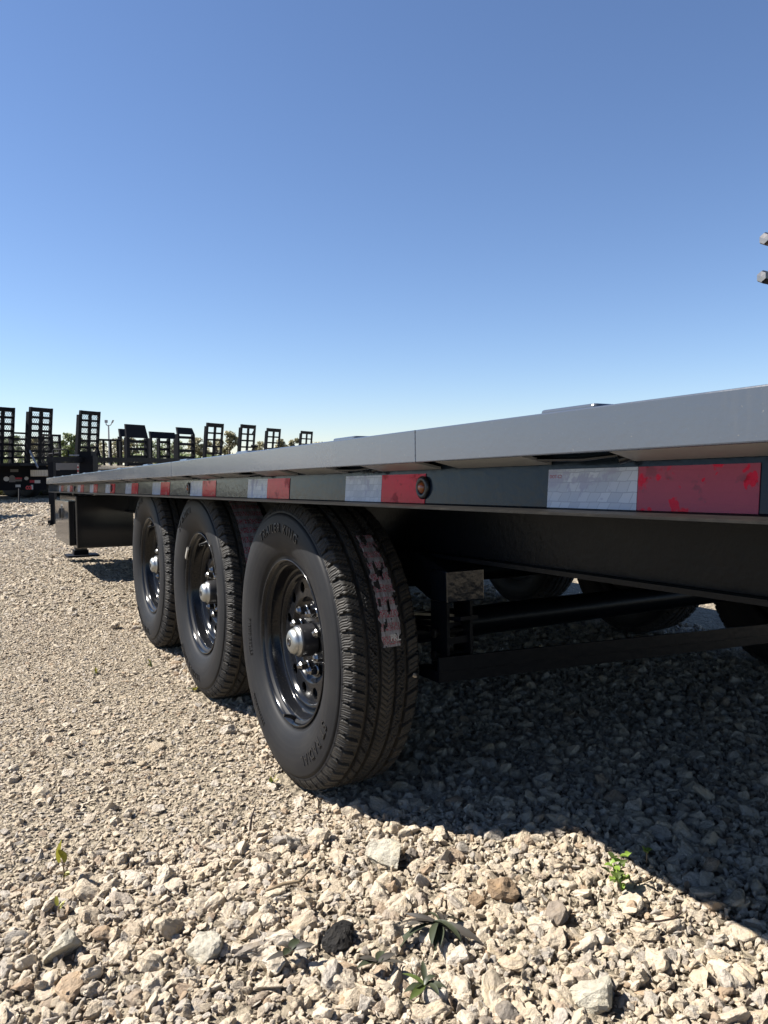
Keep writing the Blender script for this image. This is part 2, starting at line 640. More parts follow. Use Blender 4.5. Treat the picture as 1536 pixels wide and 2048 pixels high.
# ------------------------------------------------------------------ gravel
def rock(seed, n=13, flat=0.75, sub=1, rough=0.10, bev=0.11):
    r_ = random.Random(seed)
    bm = bmesh.new()
    for _ in range(n):
        while True:
            p = Vector((r_.uniform(-1, 1), r_.uniform(-1, 1), r_.uniform(-1, 1)))
            if 0.25 < p.length < 1:
                break
        p = p.normalized()*r_.uniform(0.85, 1.0)
        bm.verts.new((p.x*r_.uniform(0.9, 1.05), p.y*0.82, p.z*flat))
    ret = bmesh.ops.convex_hull(bm, input=bm.verts[:])
    junk = [g for g in ret['geom_interior'] if isinstance(g, bmesh.types.BMVert)]
    bmesh.ops.delete(bm, geom=junk, context='VERTS')
    bmesh.ops.bevel(bm, geom=bm.edges[:], offset=bev, segments=1, affect='EDGES', clamp_overlap=True)
    if sub:
        bmesh.ops.triangulate(bm, faces=bm.faces[:])
        bmesh.ops.subdivide_edges(bm, edges=[e for e in bm.edges if e.calc_length() > 0.3], cuts=1)
        bmesh.ops.triangulate(bm, faces=bm.faces[:])
        if sub > 1:
            bmesh.ops.subdivide_edges(bm, edges=[e for e in bm.edges if e.calc_length() > 0.2], cuts=1)
            bmesh.ops.triangulate(bm, faces=bm.faces[:])
        for v in bm.verts:
            q = v.co*1.7+Vector((seed*3.7, 0, 0))
            v.co += v.co.normalized()*(rough*noise.noise(q)+rough*0.55*noise.noise(q*2.6))
    m = max(v.co.length for v in bm.verts)
    for v in bm.verts:
        v.co *= 0.5/m*1.12
    me = bpy.data.meshes.new('stone')
    bm.to_mesh(me)
    bm.free()
    me.materials.append(M['stone'])
    return me


src_hi = bpy.data.collections.new('gravel_sources')
src_lo = bpy.data.collections.new('grit_sources')
ROCKS = []
for i in range(14):
    me = rock(i+1, 14+i % 6, (0.55, 0.7, 0.85)[i % 3], 2, 0.13)
    ROCKS.append(me)
    o = bpy.data.objects.new('stone_source', me)
    src_hi.objects.link(o)
for i in range(8):
    me = rock(i+40, 9, (0.5, 0.65, 0.8)[i % 3], 0)
    o = bpy.data.objects.new('grit_source', me)
    src_lo.objects.link(o)


def scatter(name, pts, rots, scales, coll, label=None):
    """points carry their own rotation and size; stones are set on them"""
    me = bpy.data.meshes.new(name)
    me.vertices.add(len(pts))
    me.vertices.foreach_set('co', np.asarray(pts, np.float32).ravel())
    for nm, arr in (('rot', rots), ('scl', scales)):
        at = me.attributes.new(nm, 'FLOAT_VECTOR', 'POINT')
        at.data.foreach_set('vector', np.asarray(arr, np.float32).ravel())
    o = bpy.data.objects.new(name, me)
    col.objects.link(o)
    o['kind'] = 'stuff'
    if label:
        o['label'] = label
    g = bpy.data.node_groups.new(name, 'GeometryNodeTree')
    g.interface.new_socket('Geometry', in_out='INPUT', socket_type='NodeSocketGeometry')
    g.interface.new_socket('Geometry', in_out='OUTPUT', socket_type='NodeSocketGeometry')
    N = g.nodes
    gi, go = N.new('NodeGroupInput'), N.new('NodeGroupOutput')
    ip = N.new('GeometryNodeInstanceOnPoints')
    ci = N.new('GeometryNodeCollectionInfo')
    ci.inputs['Collection'].default_value = coll
    ci.inputs['Separate Children'].default_value = True
    ci.inputs['Reset Children'].default_value = True
    ip.inputs['Pick Instance'].default_value = True
    rv = N.new('FunctionNodeRandomValue')
    rv.data_type = 'INT'
    rv.inputs['Min'].default_value = 0
    rv.inputs['Max'].default_value = 1000
    L = g.links
    ra = N.new('GeometryNodeInputNamedAttribute')
    ra.data_type = 'FLOAT_VECTOR'
    ra.inputs['Name'].default_value = 'rot'
    sa = N.new('GeometryNodeInputNamedAttribute')
    sa.data_type = 'FLOAT_VECTOR'
    sa.inputs['Name'].default_value = 'scl'
    er = N.new('FunctionNodeEulerToRotation')
    L.new(ra.outputs['Attribute'], er.inputs[0])
    L.new(gi.outputs[0], ip.inputs['Points'])
    L.new(ci.outputs[0], ip.inputs['Instance'])
    L.new(rv.outputs[2], ip.inputs['Instance Index'])
    L.new(er.outputs[0], ip.inputs['Rotation'])
    L.new(sa.outputs['Attribute'], ip.inputs['Scale'])
    L.new(ip.outputs[0], go.inputs[0])
    md = o.modifiers.new('scatter', 'NODES')
    md.node_group = g
    return o


def keep_clear(x, y, r=0.0):
    """true where a wheel stands"""
    for wx in (0.826, 2.974):
        for wy in (1.844, 2.706, 3.569):
            if abs(x-wx) < 0.105+r and abs(y-wy) < 0.075+r:
                return True
    return False


def in_view(x, y, lo=-0.62, hi=0.64):
    f = x*FWD.x+y*FWD.y
    r = x*RGT.x+y*RGT.y
    return f > 0.72 and lo-0.08 < r/f < hi


def orient(n, tilt=0.5):
    return np.stack([rng.normal(0, tilt, n), rng.normal(0, tilt, n), rng.uniform(0, 2*math.pi, n)], 1)


def ground_at(px, py):
    z = 0.0
    for _ in range(4):
        D = FPX*(CAM_H-z)/(py-HORIZON)
        p = bgpt(px, D)
        z = zg(p.x, p.y)+0.010
    return p.x, p.y, D


NAMED = [(668, 1912, 82), (1012, 1815, 66), (960, 1828, 42), (1205, 2040, 92), (224, 1256, 24), (770, 1745, 84), (90, 1935, 84), (400, 1930, 78), (1130, 1862, 56)]
NAMED = [(ground_at(a_, b_), c_) for a_, b_, c_ in NAMED]
NAMED = [(g_[0], g_[1], c_*g_[2]/FPX/2) for g_, c_ in NAMED]


def edge_of_loose(x):
    return 1.66+0.10*noise.noise((x*2.2, 1.0, 0))+0.05*noise.noise((x*7, 2.0, 0))


def gen(n_try, xr, yr, accept, med, sig, lo, hi, lift):
    X = rng.uniform(*xr, n_try)
    Y = rng.uniform(*yr, n_try)
    P, S = [], []
    D = np.clip(med*np.exp(rng.normal(0, sig, n_try)), lo, hi)
    for x, y, d in zip(X, Y, D):
        if not in_view(x, y) or not accept(x, y, d):
            continue
        P.append((x, y, zg(x, y)+d*lift))
        S.append(d)
    return np.array(P), np.array(S)


def loose(x, y, d):
    if keep_clear(x, y, d*0.5):
        return False
    if d > 0.011:
        for ax_, ay_, ar_ in NAMED:
            if (x-ax_)**2+(y-ay_+0.012)**2 < (ar_*0.9+d*0.42)**2:
                return False
    if x > 0.72:
        return random.random() < (1.0 if y < 2.2 else 0.55)
    e = edge_of_loose(x)
    return y < e - d*1.5 or (random.random() < 0.06 and y < e+0.8)


# loose crushed stone in the foreground and under the trailer
Pc, Sc = gen(46000, (-0.6, 3.3), (0.35, 4.2), loose, 0.0200, 0.40, 0.010, 0.050, 0.15)
order = np.argsort(-Sc/np.maximum(0.6, np.hypot(Pc[:, 0]-0.25, Pc[:, 1])-0.25))
lit = [i for i in order if Pc[i, 1] < 2.6 and (Pc[i, 0]*RGT.x+Pc[i, 1]*RGT.y)/(Pc[i, 0]*FWD.x+Pc[i, 1]*FWD.y) > -0.52
       and (Pc[i, 0]*RGT.x+Pc[i, 1]*RGT.y)/(Pc[i, 0]*FWD.x+Pc[i, 1]*FWD.y) < 0.52
       and (Pc[i, 0]*FWD.x+Pc[i, 1]*FWD.y) > 1.13]
single = set(lit[:290])
aspect = lambda n: np.stack([rng.uniform(0.95, 1.35, n), rng.uniform(0.8, 1.05, n), rng.uniform(0.65, 0.95, n)], 1)
for i in lit[:290]:
    o = bpy.data.objects.new('stone', ROCKS[int(rng.integers(len(ROCKS)))])
    col.objects.link(o)
    o.parent = ground
    o.location = Pc[i]
    d = Sc[i]*1.12
    o.rotation_euler = orient(1, 0.4)[0]
    o.scale = aspect(1)[0]*d
rest = np.array([i for i in range(len(Sc)) if i not in single])
n = len(rest)
scatter('loose_gravel', Pc[rest], orient(n, 0.45), aspect(n)*Sc[rest][:, None], src_hi)
Pf, Sf = gen(105000, (-0.6, 3.3), (0.35, 3.6), lambda x, y, d: loose(x, y, d) or (x < 0.8 and y < edge_of_loose(x)), 0.0110, 0.32, 0.005, 0.02, 0.34)
n = len(Sf)
scatter('small_gravel', Pf, orient(n, 0.8), aspect(n)*Sf[:, None], src_lo)
# packed fine gravel of the drive
def packed(x, y, d):
    return not keep_clear(x, y, d*0.5) and (y > edge_of_loose(x)-0.12 or x > 0.9)


Pd, Sd = gen(190000, (-1.3, 2.2), (1.45, 4.6), packed, 0.0070, 0.42, 0.003, 0.034, 0.10)
n = len(Sd)
scatter('packed_grit', Pd, orient(n, 0.35), aspect(n)*Sd[:, None], src_lo)
Pe, Se = gen(150000, (-2.4, 3.4), (4.4, 11.5), lambda x, y, d: not (x > 3.2), 0.0125, 0.42, 0.006, 0.05, 0.10)
n = len(Se)
scatter('yard_gravel', Pe, orient(n, 0.35), aspect(n)*Se[:, None], src_lo)
Pg, Sg = gen(42000, (-6.5, 5.0), (11, 20), lambda x, y, d: True, 0.034, 0.35, 0.02, 0.08, 0.16)
n = len(Sg)
scatter('distant_gravel', Pg, orient(n, 0.35), aspect(n)*Sg[:, None], src_lo)


def lone_stone(px, py, wpx, mat, label, seed, flat=0.8, cat='stone', sink=0.25):
    x, y, D = ground_at(px, py)
    d = wpx*D/FPX
    me = rock(seed, 16, flat, 2, 0.16).copy()
    me.materials.clear()
    me.materials.append(M[mat])
    o = bpy.data.objects.new('rock', me)
    col.objects.link(o)
    o.location = (x, y, zg(x, y)+d*flat*(0.5-sink))
    o.rotation_euler = (0.2, -0.1, seed)
    o.scale = (d*1.05, d*1.05, d)
    tag(o, label, cat)
    return o


lone_stone(668, 1912, 82, 'darkstone', 'dark grey pitted rock lying among the pale gravel', 61, 0.72)
lone_stone(1012, 1815, 66, 'brownstone', 'rusty brown rock in the sunlit gravel below the shadow edge', 62, 0.8)
lone_stone(960, 1828, 42, 'brownstone', 'small tan brown stone touching the rusty brown rock', 66, 0.8)
lone_stone(1205, 2040, 92, 'palestone', 'large pale pitted boulder at the bottom edge of the gravel', 63, 0.8)
lone_stone(224, 1256, 24, 'stone', 'lone knobbly stone standing up on the packed grit near the wheels', 64, 0.95)
lone_stone(770, 1745, 84, 'palestone', 'broad cream rock just below the shadow of the rear wheel', 65, 0.75)
lone_stone(90, 1935, 84, 'palestone', 'large rounded cream rock half buried behind the small yellow sprig', 67, 0.7)
lone_stone(400, 1930, 78, 'palestone', 'flat topped cream slab of stone left of the dark pitted rock', 68, 0.55)
lone_stone(1130, 1862, 56, 'stone', 'angular grey white rock between the rosette weed and the bright seedling', 69, 0.7)

# ------------------------------------------------------------------ trailer
SL = 0.0298                         # the deck dips this much per metre towards the front
TX = 1.90
trailer = empty('flatbed_trailer', (TX, -CAM_H*SL, 0),
                'charcoal triple axle flatbed trailer with red and white reflective tape along its side', 'trailer',
                rot=(-math.atan(SL), 0, 0))
B0 = CAM_H-0.0108                   # datum of the deck side, just under eye level


def tb(mb, name, mat, parent=None, label=None, bevel=0):
    """part of the trailer: coordinates are world X, deck Y, deck Z"""
    mb.v = [(p[0]-TX, p[1], p[2]) for p in mb.v]
    return mb.build(name, mat, parent or trailer, label, bevel)


XR, XW, XF = 0.610, 0.673, 0.622    # rail face, channel web, channel flange edge
Y0, Y1 = -3.40, 7.27                # rear and front end of the deck
ZT, ZB = B0+0.0920, B0+0.0415       # rail top and bottom
LEAN = 0.075                        # side channel tipped in at the top so its paint mirrors the sky
W2 = 2*TX                           # mirror plane: x -> W2-x
IN = 0.1524
K0 = 0.461

for s in (0, 1):
    mx = (lambda x: x) if s == 0 else (lambda x: W2-x)
    def bx(m, xa, xb, *r):
        xa, xb = sorted((mx(xa), mx(xb)))
        return m.box(xa, xb, *r)
    # outer rail in welded lengths
    cuts = [Y0, 1.0, 2.6, 5.0, Y1] if s == 0 else [Y0, Y1]
    for ya, yb in zip(cuts[:-1], cuts[1:]):
        tb(bx(MB(), XR, XR+0.0095, ya+0.0002, yb-0.0002, ZB, ZT), 'rub_rail', M['rail'], bevel=0.0018)
    if s == 0:
        for yc in cuts[1:-1]:
            m = MB()
            n_ = 26
            pts = [(XR+0.0006+0.0002*math.sin(i*1.9), yc+0.0012*math.sin(i*2.7), ZB+0.001+(ZT-ZB-0.002)*i/n_) for i in range(n_+1)]
            m.tube(pts, [0.0013+0.0003*math.sin(i*1.3) for i in range(n_+1)], 8)
            tb(m, 'weld_seam', M['rail'])
    # side channel: web with lower and upper flange
    zl = B0-0.0258
    m = MB().prism([(mx(XW+LEAN*(z_-B0)), Y0, z_) for z_ in (zl-0.004, B0+0.055)]+[(mx(XW+0.007+LEAN*(z_-B0)), Y0, z_) for z_ in (B0+0.055, zl-0.004)], (0, Y1-0.01-Y0, 0))
    tb(m, 'side_channel', M['channel'])
    m = MB()
    ya, yb = Y0, Y1-0.01
    xa, xb = mx(XF), mx(XW-0.0005)
    m.prism([(xa, ya, zl-0.0054), (xa, ya, zl-0.0032), (mx(XF+0.003), ya, zl-0.0022), (mx(XW-0.008), ya, zl-0.0008), (xb, ya, zl+0.002), (xb, ya, zl-0.0054)], (0, yb-ya, 0))
    tb(m, 'channel_flange', M['flange'])
    # sloping bracket plates under the rail
    for nn in range(-6, 13):
        for k_a, k_b in ((1.95, 3.32), (3.68, 4.95)):
            a0 = K0+IN*(k_a-3.96+3.96*nn)
            a1 = K0+IN*(k_b-3.96+3.96*nn)
            if a1 > Y1-0.1 or a0 < Y0:
                continue
            m = MB()
            q = [(mx(XR+0.010), a0, ZB+0.0005), (mx(XW-0.001), a0, B0+0.0315), (mx(XW-0.001), a1+0.004, B0+0.0315), (mx(XR+0.010), a1-0.004, ZB+0.0005)]
            m.prism(q, (0, 0, 0.004))
            if s == 0:
                tb(m, 'rail_bracket', M['gusset'])
    if s == 0:
        # loose wiring rod behind the rail in the wide gaps
        for nn in range(0, 6):
            yk = K0+IN*(1.0+3.96*nn)
            m = MB().tube([(XR+0.03, yk+0.135, ZB-0.004), (XR+0.035, yk+0.06, ZB-0.006), (XW-0.012, yk+0.012, ZB-0.002)], 0.0022, 6)
            m.tube([(XW-0.014, yk+0.016, ZB-0.008), (XW-0.004, yk+0.006, ZB-0.004)], 0.006, 8)
            tb(m, 'wire_clip', M['black'])
    # reflective tape, 2 in by 6 in pieces
    if s == 0:
        for nn in range(-6, 12):
            for j, mt in ((0, 'tape_red'), (1, 'tape_white')):
                ya = K0+IN*(4*nn+j)
                yb = ya+IN
                if ya < Y0 or yb > Y1-0.03:
                    continue
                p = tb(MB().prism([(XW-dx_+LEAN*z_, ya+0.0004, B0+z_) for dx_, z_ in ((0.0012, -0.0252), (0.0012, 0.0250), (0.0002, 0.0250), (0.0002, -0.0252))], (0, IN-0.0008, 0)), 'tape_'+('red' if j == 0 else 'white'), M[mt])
                p.name = 'reflective_tape'
                p['label'] = 'red reflective tape' if j == 0 else 'white reflective tape'
                if j == 1 and nn == 0:
                    v, f = text_verts('DOT-C2', 0.0062, 0.0001)
                    m = MB().add([(XW-0.0013-q[2]+LEAN*(0.0135+q[1]), yb-0.003-q[0], B0+0.0135+q[1]) for q in v], f)
                    m.v = [(q[0]-TX, q[1], q[2]) for q in m.v]
                    m.build('tape_lettering', M['red_print'], p)
# black dirt splash on the channel above the tape
# marker lights
for yc in (1.076, 2.612, 4.22, 5.83):
    m = MB()
    zc = B0+0.0015
    prof = [(0, 0.0195), (-0.003, 0.0195), (-0.0055, 0.0165), (-0.0055, 0.0115), (-0.003, 0.0105)]
    m.lathe([(x, r) for x, r in prof], 28, True, XW-0.001, yc, zc)
    g = tb(m, 'marker_light', M['rubber'], label='small round amber marker light in a black grommet')
    m = MB().lathe([(0.001, 0.0104), (-0.004, 0.0100), (-0.0075, 0.0072), (-0.009, 0.003), (-0.0092, 0.0001)], 20, True, XW-0.001, yc, zc)
    m.v = [(q[0]-TX, q[1], q[2]) for q in m.v]
    m.build('lens', M['amber'], g)

# deck plate and the members under it
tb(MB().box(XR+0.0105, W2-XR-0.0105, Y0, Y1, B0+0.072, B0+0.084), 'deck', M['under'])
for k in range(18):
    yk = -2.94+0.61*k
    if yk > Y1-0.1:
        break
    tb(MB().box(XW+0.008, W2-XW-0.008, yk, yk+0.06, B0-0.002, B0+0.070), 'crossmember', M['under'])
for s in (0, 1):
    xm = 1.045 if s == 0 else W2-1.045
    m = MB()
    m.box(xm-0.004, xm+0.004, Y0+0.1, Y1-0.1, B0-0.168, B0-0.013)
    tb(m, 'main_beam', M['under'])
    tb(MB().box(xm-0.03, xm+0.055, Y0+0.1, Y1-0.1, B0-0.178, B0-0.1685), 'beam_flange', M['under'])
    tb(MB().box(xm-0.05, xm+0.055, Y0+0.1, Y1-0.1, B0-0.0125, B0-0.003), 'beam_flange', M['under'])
# stake clips on top of the rail
for k in range(0, 12):
    ya = 0.635+0.61*k
    if ya+0.1 > Y1:
        break
    m = MB()
    outline = []
    for (cx_, cy_, a0) in ((0.72-0.018, ya+0.018, -90), (0.72-0.018, ya+0.095-0.018, 0), (0.628+0.006, ya+0.095-0.006, 90), (0.628+0.006, ya+0.006, 180)):
        rr_ = 0.018 if cx_ > 0.68 else 0.006
        for t in (0, 30, 60, 90):
            outline.append((cx_+rr_*math.cos(R(a0+t)), cy_+rr_*math.sin(R(a0+t)), B0+0.0845))
    m.prism(outline, (0, 0, 0.0140))
    tb(m, 'deck_clip', M['rail'], bevel=0.003)
# front end plate of the deck
tb(MB().box(XR+0.0005, W2-XR, Y1+0.0005, Y1+0.0085, ZB, ZT-0.001), 'end_rail', M['rail'])
tb(MB().prism([(XF+0.004, Y1-0.008, B0+0.040), (XW+0.2, Y1-0.008, B0+0.040), (XW+0.2, Y1-0.008, B0-0.05), (XF+0.03, Y1-0.008, B0-0.032), (XF+0.004, Y1-0.008, B0-0.03)], (0, 0.006, 0)), 'end_plate', M['rail'])

# bolted bracket on the deck whose nuts reach into the view
m = MB().box(1.190, 1.200, 0.42, 0.770, B0+0.0845, B0+0.52)
brk = tb(m, 'deck_bracket', M['black'], bevel=0.002)
for zz in (1.216, 1.156):
    m = MB()
    yy = 0.7555
    zz = zz+SL*yy
    hexa = [(0.0, 0.0085), (-0.002, 0.0105), (-0.014, 0.0105), (-0.019, 0.0085), (-0.0195, 0.0001)]
    m.lathe(hexa, 6, False, 1.127, yy, zz)
    m.lathe([(0.064, 0.007), (0, 0.007)], 10, True, 1.127, yy, zz)
    if zz < 1.19:
        m.v = [(q[0]-0.006, q[1], q[2]) for q in m.v]
        m.lathe([(0.0, 0.0105), (0.064, 0.024)], 12, True, 1.127, yy, zz)
    m.v = [(q[0]-TX, q[1], q[2]) for q in m.v]
    m.build('bolt', M['bolt'], brk)

# ---- toolbox slung under the deck
TBX = dict(x0=0.675, x1=1.075, y0=5.80, y1=6.86)
zlo, zhi = 0.230+SL*6.3, 0.612+SL*6.3
box = tb(MB().box(TBX['x0'], TBX['x1'], TBX['y0'], TBX['y1'], zlo, zhi), 'toolbox', M['toolbox'],
         label='black steel toolbox with a lockable side door', bevel=0.008)
m = MB().box(TBX['x0']-0.042, TBX['x0']-0.001, TBX['y0']+0.075, TBX['y1']-0.04, zlo+0.018, zhi-0.038)
m.v = [(q[0]-TX, q[1], q[2]) for q in m.v]
door = m.build('door', M['toolbox'], box, bevel=0.005)
m = MB()
yl, zc = 6.33, zhi-0.13
pts = []
for t in range(20):
    aa = 2*math.pi*t/20
    pts.append((TBX['x0']-0.043, yl+0.030*math.cos(aa), zc+0.062*math.sin(aa)))
m.prism(pts, (-0.003, 0, 0))
m.v = [(q[0]-TX, q[1], q[2]) for q in m.v]
m.build('latch_plate', M['steel'], box, bevel=0.001)
m = MB().box(TBX['x0']-0.062, TBX['x0']-0.046, yl-0.012, yl+0.012, zc-0.045, zc+0.03)
m.box(TBX['x0']-0.066, TBX['x0']-0.062, yl-0.006, yl+0.006, zc-0.012, zc+0.014)
m.v = [(q[0]-TX, q[1], q[2]) for q in m.v]
m.build('latch_handle', M['hub'], box, bevel=0.002)
# landing jack behind the toolbox
m = MB().box(0.80, 0.90, 7.02, 7.12, 0.08+SL*7.05, B0-0.03)
jk = tb(m, 'landing_jack', M['black'], bevel=0.003)
m = MB().box(0.73, 0.99, 6.94, 7.20, 0.044+SL*7.05, 0.060+SL*7.05)
m.box(0.79, 0.91, 7.01, 7.13, 0.0605+SL*7.05, 0.10+SL*7.05)
m.v = [(q[0]-TX, q[1], q[2]) for q in m.v]
m.build('jack_foot', M['bgblack'], jk)

# ---- rear spring hanger and suspension
for s in (0, 1):
    mx = (lambda x: x) if s == 0 else (lambda x: W2-x)
    def bb(xa, xb, *r):
        xa, xb = sorted((mx(xa), mx(xb)))
        return MB().box(xa, xb, *r)
    for i, yh in enumerate((1.50, 2.275, 3.137, 3.98)):
        zo = SL*yh
        if i == 0:
            hg = tb(bb(0.985, 1.095, yh-0.02, yh+0.055, 0.530+zo, 0.606+zo), 'spring_hanger', M['hanger'], bevel=0.003)
            mm = MB()
            q = [(mx(0.986), yh-0.0185, 0.6065+zo), (mx(0.986), yh+0.056, 0.6065+zo), (mx(0.986), yh+0.056, 0.531+zo), (mx(0.986), yh+0.36, 0.684), (mx(0.986), yh+0.10, 0.684)]
            mm.prism(q, (mx(1.094)-mx(0.986), 0, 0))
            mm.v = [(p[0]-TX, p[1], p[2]) for p in mm.v]
            mm.build('hanger_brace', M['under'], hg)
        else:
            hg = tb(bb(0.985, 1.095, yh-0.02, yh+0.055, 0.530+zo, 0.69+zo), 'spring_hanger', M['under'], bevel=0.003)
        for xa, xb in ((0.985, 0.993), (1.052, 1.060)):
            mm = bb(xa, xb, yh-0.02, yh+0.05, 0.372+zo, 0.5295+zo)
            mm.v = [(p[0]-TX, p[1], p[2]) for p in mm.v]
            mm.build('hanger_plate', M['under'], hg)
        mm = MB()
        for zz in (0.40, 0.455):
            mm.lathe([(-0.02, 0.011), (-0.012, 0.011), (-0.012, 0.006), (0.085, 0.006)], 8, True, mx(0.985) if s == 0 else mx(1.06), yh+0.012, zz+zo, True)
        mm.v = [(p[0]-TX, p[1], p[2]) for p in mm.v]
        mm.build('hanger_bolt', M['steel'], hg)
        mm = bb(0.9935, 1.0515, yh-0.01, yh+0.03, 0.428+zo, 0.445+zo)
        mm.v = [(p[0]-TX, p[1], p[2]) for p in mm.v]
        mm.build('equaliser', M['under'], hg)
    for i in range(3):
        yw = 1.844+0.8624*i
        zo = SL*yw
        mm = MB()
        for lf in range(4):
            L_ = 0.40-0.07*lf
            for sg in (-1, 1):
                za = 0.432+zo-0.010*lf
                p = [(mx(1.00), yw, za+0.0), (mx(1.00), yw, za+0.009), (mx(1.00), yw+sg*L_, za+0.009+0.05*(L_/0.4)**2), (mx(1.00), yw+sg*L_, za+0.05*(L_/0.4)**2)]
                mm.prism(p, (mx(1.05)-mx(1.00), 0, 0))
        tb(mm, 'leaf_spring', M['under'])
        for dy in (-0.045, 0.045):
            mm = MB().tube([(mx(0.99), yw+dy, 0.33+zo), (mx(0.99), yw+dy, 0.466+zo), (mx(0.995), yw+dy, 0.472+zo), (mx(1.055), yw+dy, 0.472+zo), (mx(1.06), yw+dy, 0.466+zo), (mx(1.06), yw+dy, 0.33+zo)], 0.006, 8)
            tb(mm, 'u_bolt', M['steel'])
# cross bar tying the rear hangers, and one per hanger row
for yh in (1.50, 3.98):
    zo = SL*yh
    xl_ = W2-1.91
    tb(MB().obox((0.955, yh-0.03, 0.345+zo), (xl_, 0, -0.075), (0, 0.09, 0), (0, 0, 0.0255)), 'cross_bar', M['under'])
    tb(MB().obox((0.955, yh-0.03, 0.371+zo), (xl_, 0, -0.075), (0, 0.008, 0), (0, 0, 0.034)), 'bar_flange', M['under'])
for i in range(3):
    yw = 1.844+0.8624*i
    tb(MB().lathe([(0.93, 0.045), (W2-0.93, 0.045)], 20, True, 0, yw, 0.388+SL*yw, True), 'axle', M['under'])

# ---- wheels
prof = [(-0.070, .205), (-0.082, .211), (-0.0868, .219), (-0.0880, .228), (-0.0895, .2315), (-0.0895, .234), (-0.0935, .2365),
        (-0.0985, .244), (-0.1030, .252), (-0.1075, .262), (-0.1120, .276), (-0.1148, .290), (-0.1160, .304), (-0.1155, .318), (-0.1135, .330), (-0.1110, .341),
        (-0.1090, .3475), (-0.1070, .3485), (-0.1055, .3495), (-0.1065, .352), (-0.1045, .357), (-0.1010, .364), (-0.0972, .3705), (-0.0935, .3755), (-0.0895, .3795), (-0.0870, .3818)]
crown = lambda u: 0.3875-0.62*u*u
us = [-0.0835, -0.080, -0.076, -0.072, -0.068, -0.064, -0.0605, -0.0592, -0.0580, -0.0482, -0.0470, -0.045, -0.041, -0.037, -0.033, -0.029, -0.0268, -0.0256, -0.0172, -0.0160,
      -0.0145, -0.011, -0.0075, -0.004, 0.0]
half = prof + [(u, crown(u)) for u in us]
full = half + [(-x, r) for x, r in half[-2::-1]]
NS = 784
NP = 56                                  # tread pitches
th = np.arange(NS)/NS*2*np.pi
rows = []
ntread = len(prof)
for j, (x, r) in enumerate(full):
    mirror = x > 0
    u = -abs(x)
    t = np.arange(NS) if not mirror else (np.arange(NS)+7)
    k = t % (NS//NP)                      # 14 steps per pitch
    dep = np.zeros(NS)
    onsh = r > 0.353 and u < -0.0586      # shoulder blocks
    if onsh:
        k = (t + int(round((u+0.0835)*110 if u > -0.0835 else (r-0.384)*60))) % (NS//NP)
        big = (k == 0) | (k == 1) | ((k == 2) & (r > 0.374))
        dep = np.where(big, 0.0085 if r > 0.366 else (0.0045 if r > .36 else 0.002), 0.0)
        fine = (k == 5) | (k == 9)
        dep = np.where(fine, 0.0022 if r > 0.358 else 0.001, dep)
        kz = (k == 7) | (k == 11) | (k == 3)
        if r < 0.378:
            dep = np.where(kz & (r > 0.3555), 0.0008, dep)
    elif -0.0586 < u < -0.0476 or -0.0262 < u < -0.0166:
        dep = np.full(NS, 0.0105)         # circumferential grooves
    elif -0.0476 <= u <= -0.0262:         # inner ribs: slanted cuts
        sft = ((u+0.037)/0.0235*9)
        kk = (t + int(round(sft))) % (NS//NP)
        zig = (t + int(round(sft)) + (1 if int(abs(u)*1000) % 2 else 0)) % (NS//NP)
        dep = np.where((kk == 0) | (kk == 1), 0.0070, 0.0)
        dep = np.where((zig == 5) | (zig == 8) | (zig == 11), 0.003, dep)
    elif u > -0.0166:                     # centre rib
        sft = u/0.018*5
        kk = (t + int(round(sft))) % (NS//NP)
        dep = np.where((kk == 3) | (kk == 8) | (kk == 12), 0.0028, 0.0)
    rr_ = r-dep
    xx = x
    if onsh and r < 0.379:
        xx = x - np.sign(x)*dep*0.6
    z = rr_*np.cos(th)
    y = rr_*np.sin(th)
    rows.append(np.stack([np.broadcast_to(xx, (NS,)), y, z], 1))
V = np.concatenate(rows)
nr = len(full)
ii = np.arange(NS)
faces, sm, mi = [], [], []
for j in range(nr-1):
    q = np.stack([j*NS+ii, (j+1)*NS+ii, (j+1)*NS+(ii+1) % NS, j*NS+(ii+1) % NS], 1)
    faces.append(q)
    tr = min(full[j][1], full[j+1][1]) > 0.3525
    sm += [not tr]*NS
    mi += [1 if tr else 0]*NS
F = np.concatenate(faces)
tyre_me = bpy.data.meshes.new('tyre')
tyre_me.vertices.add(len(V))
tyre_me.vertices.foreach_set('co', V.astype(np.float32).ravel())
tyre_me.loops.add(F.size)
tyre_me.loops.foreach_set('vertex_index', F.astype(np.int32).ravel())
tyre_me.polygons.add(len(F))
tyre_me.polygons.foreach_set('loop_start', (np.arange(len(F))*4).astype(np.int32))
tyre_me.materials.append(M['tyre'])
tyre_me.materials.append(M['tread'])
tyre_me.polygons.foreach_set('material_index', np.array(mi, np.int32))
tyre_me.polygons.foreach_set('use_smooth', np.array(sm, bool))
tyre_me.update()
tyre_me.validate()

P_r = np.array([r for x, r in prof])
P_x = np.array([x for x, r in prof])


def on_sidewall(txt, size, r0, a_mid, ext=0.0011, bold=0.0, spacing=1.05, invert=False):
    """letters moulded on the outer sidewall, reading clockwise"""
    v, f = text_verts(txt, size, ext, bold, spacing)
    wd = max(p[0] for p in v)
    out = []
    for p in v:
        r = r0+p[1]-size*0.35
        al = R(a_mid)+(p[0]-wd/2)/r0
        x = float(np.interp(r, P_r, P_x))
        out.append((x-0.0009-p[2]-ext*0.6, -r*math.sin(al), r*math.cos(al)))
    return out, f


def letters(parts):
    m = MB()
    for a_ in parts:
        v, f = on_sidewall(*a_[0], **a_[1])
        m.add(v, f)
    return m.mesh('lettering', M['letter'])


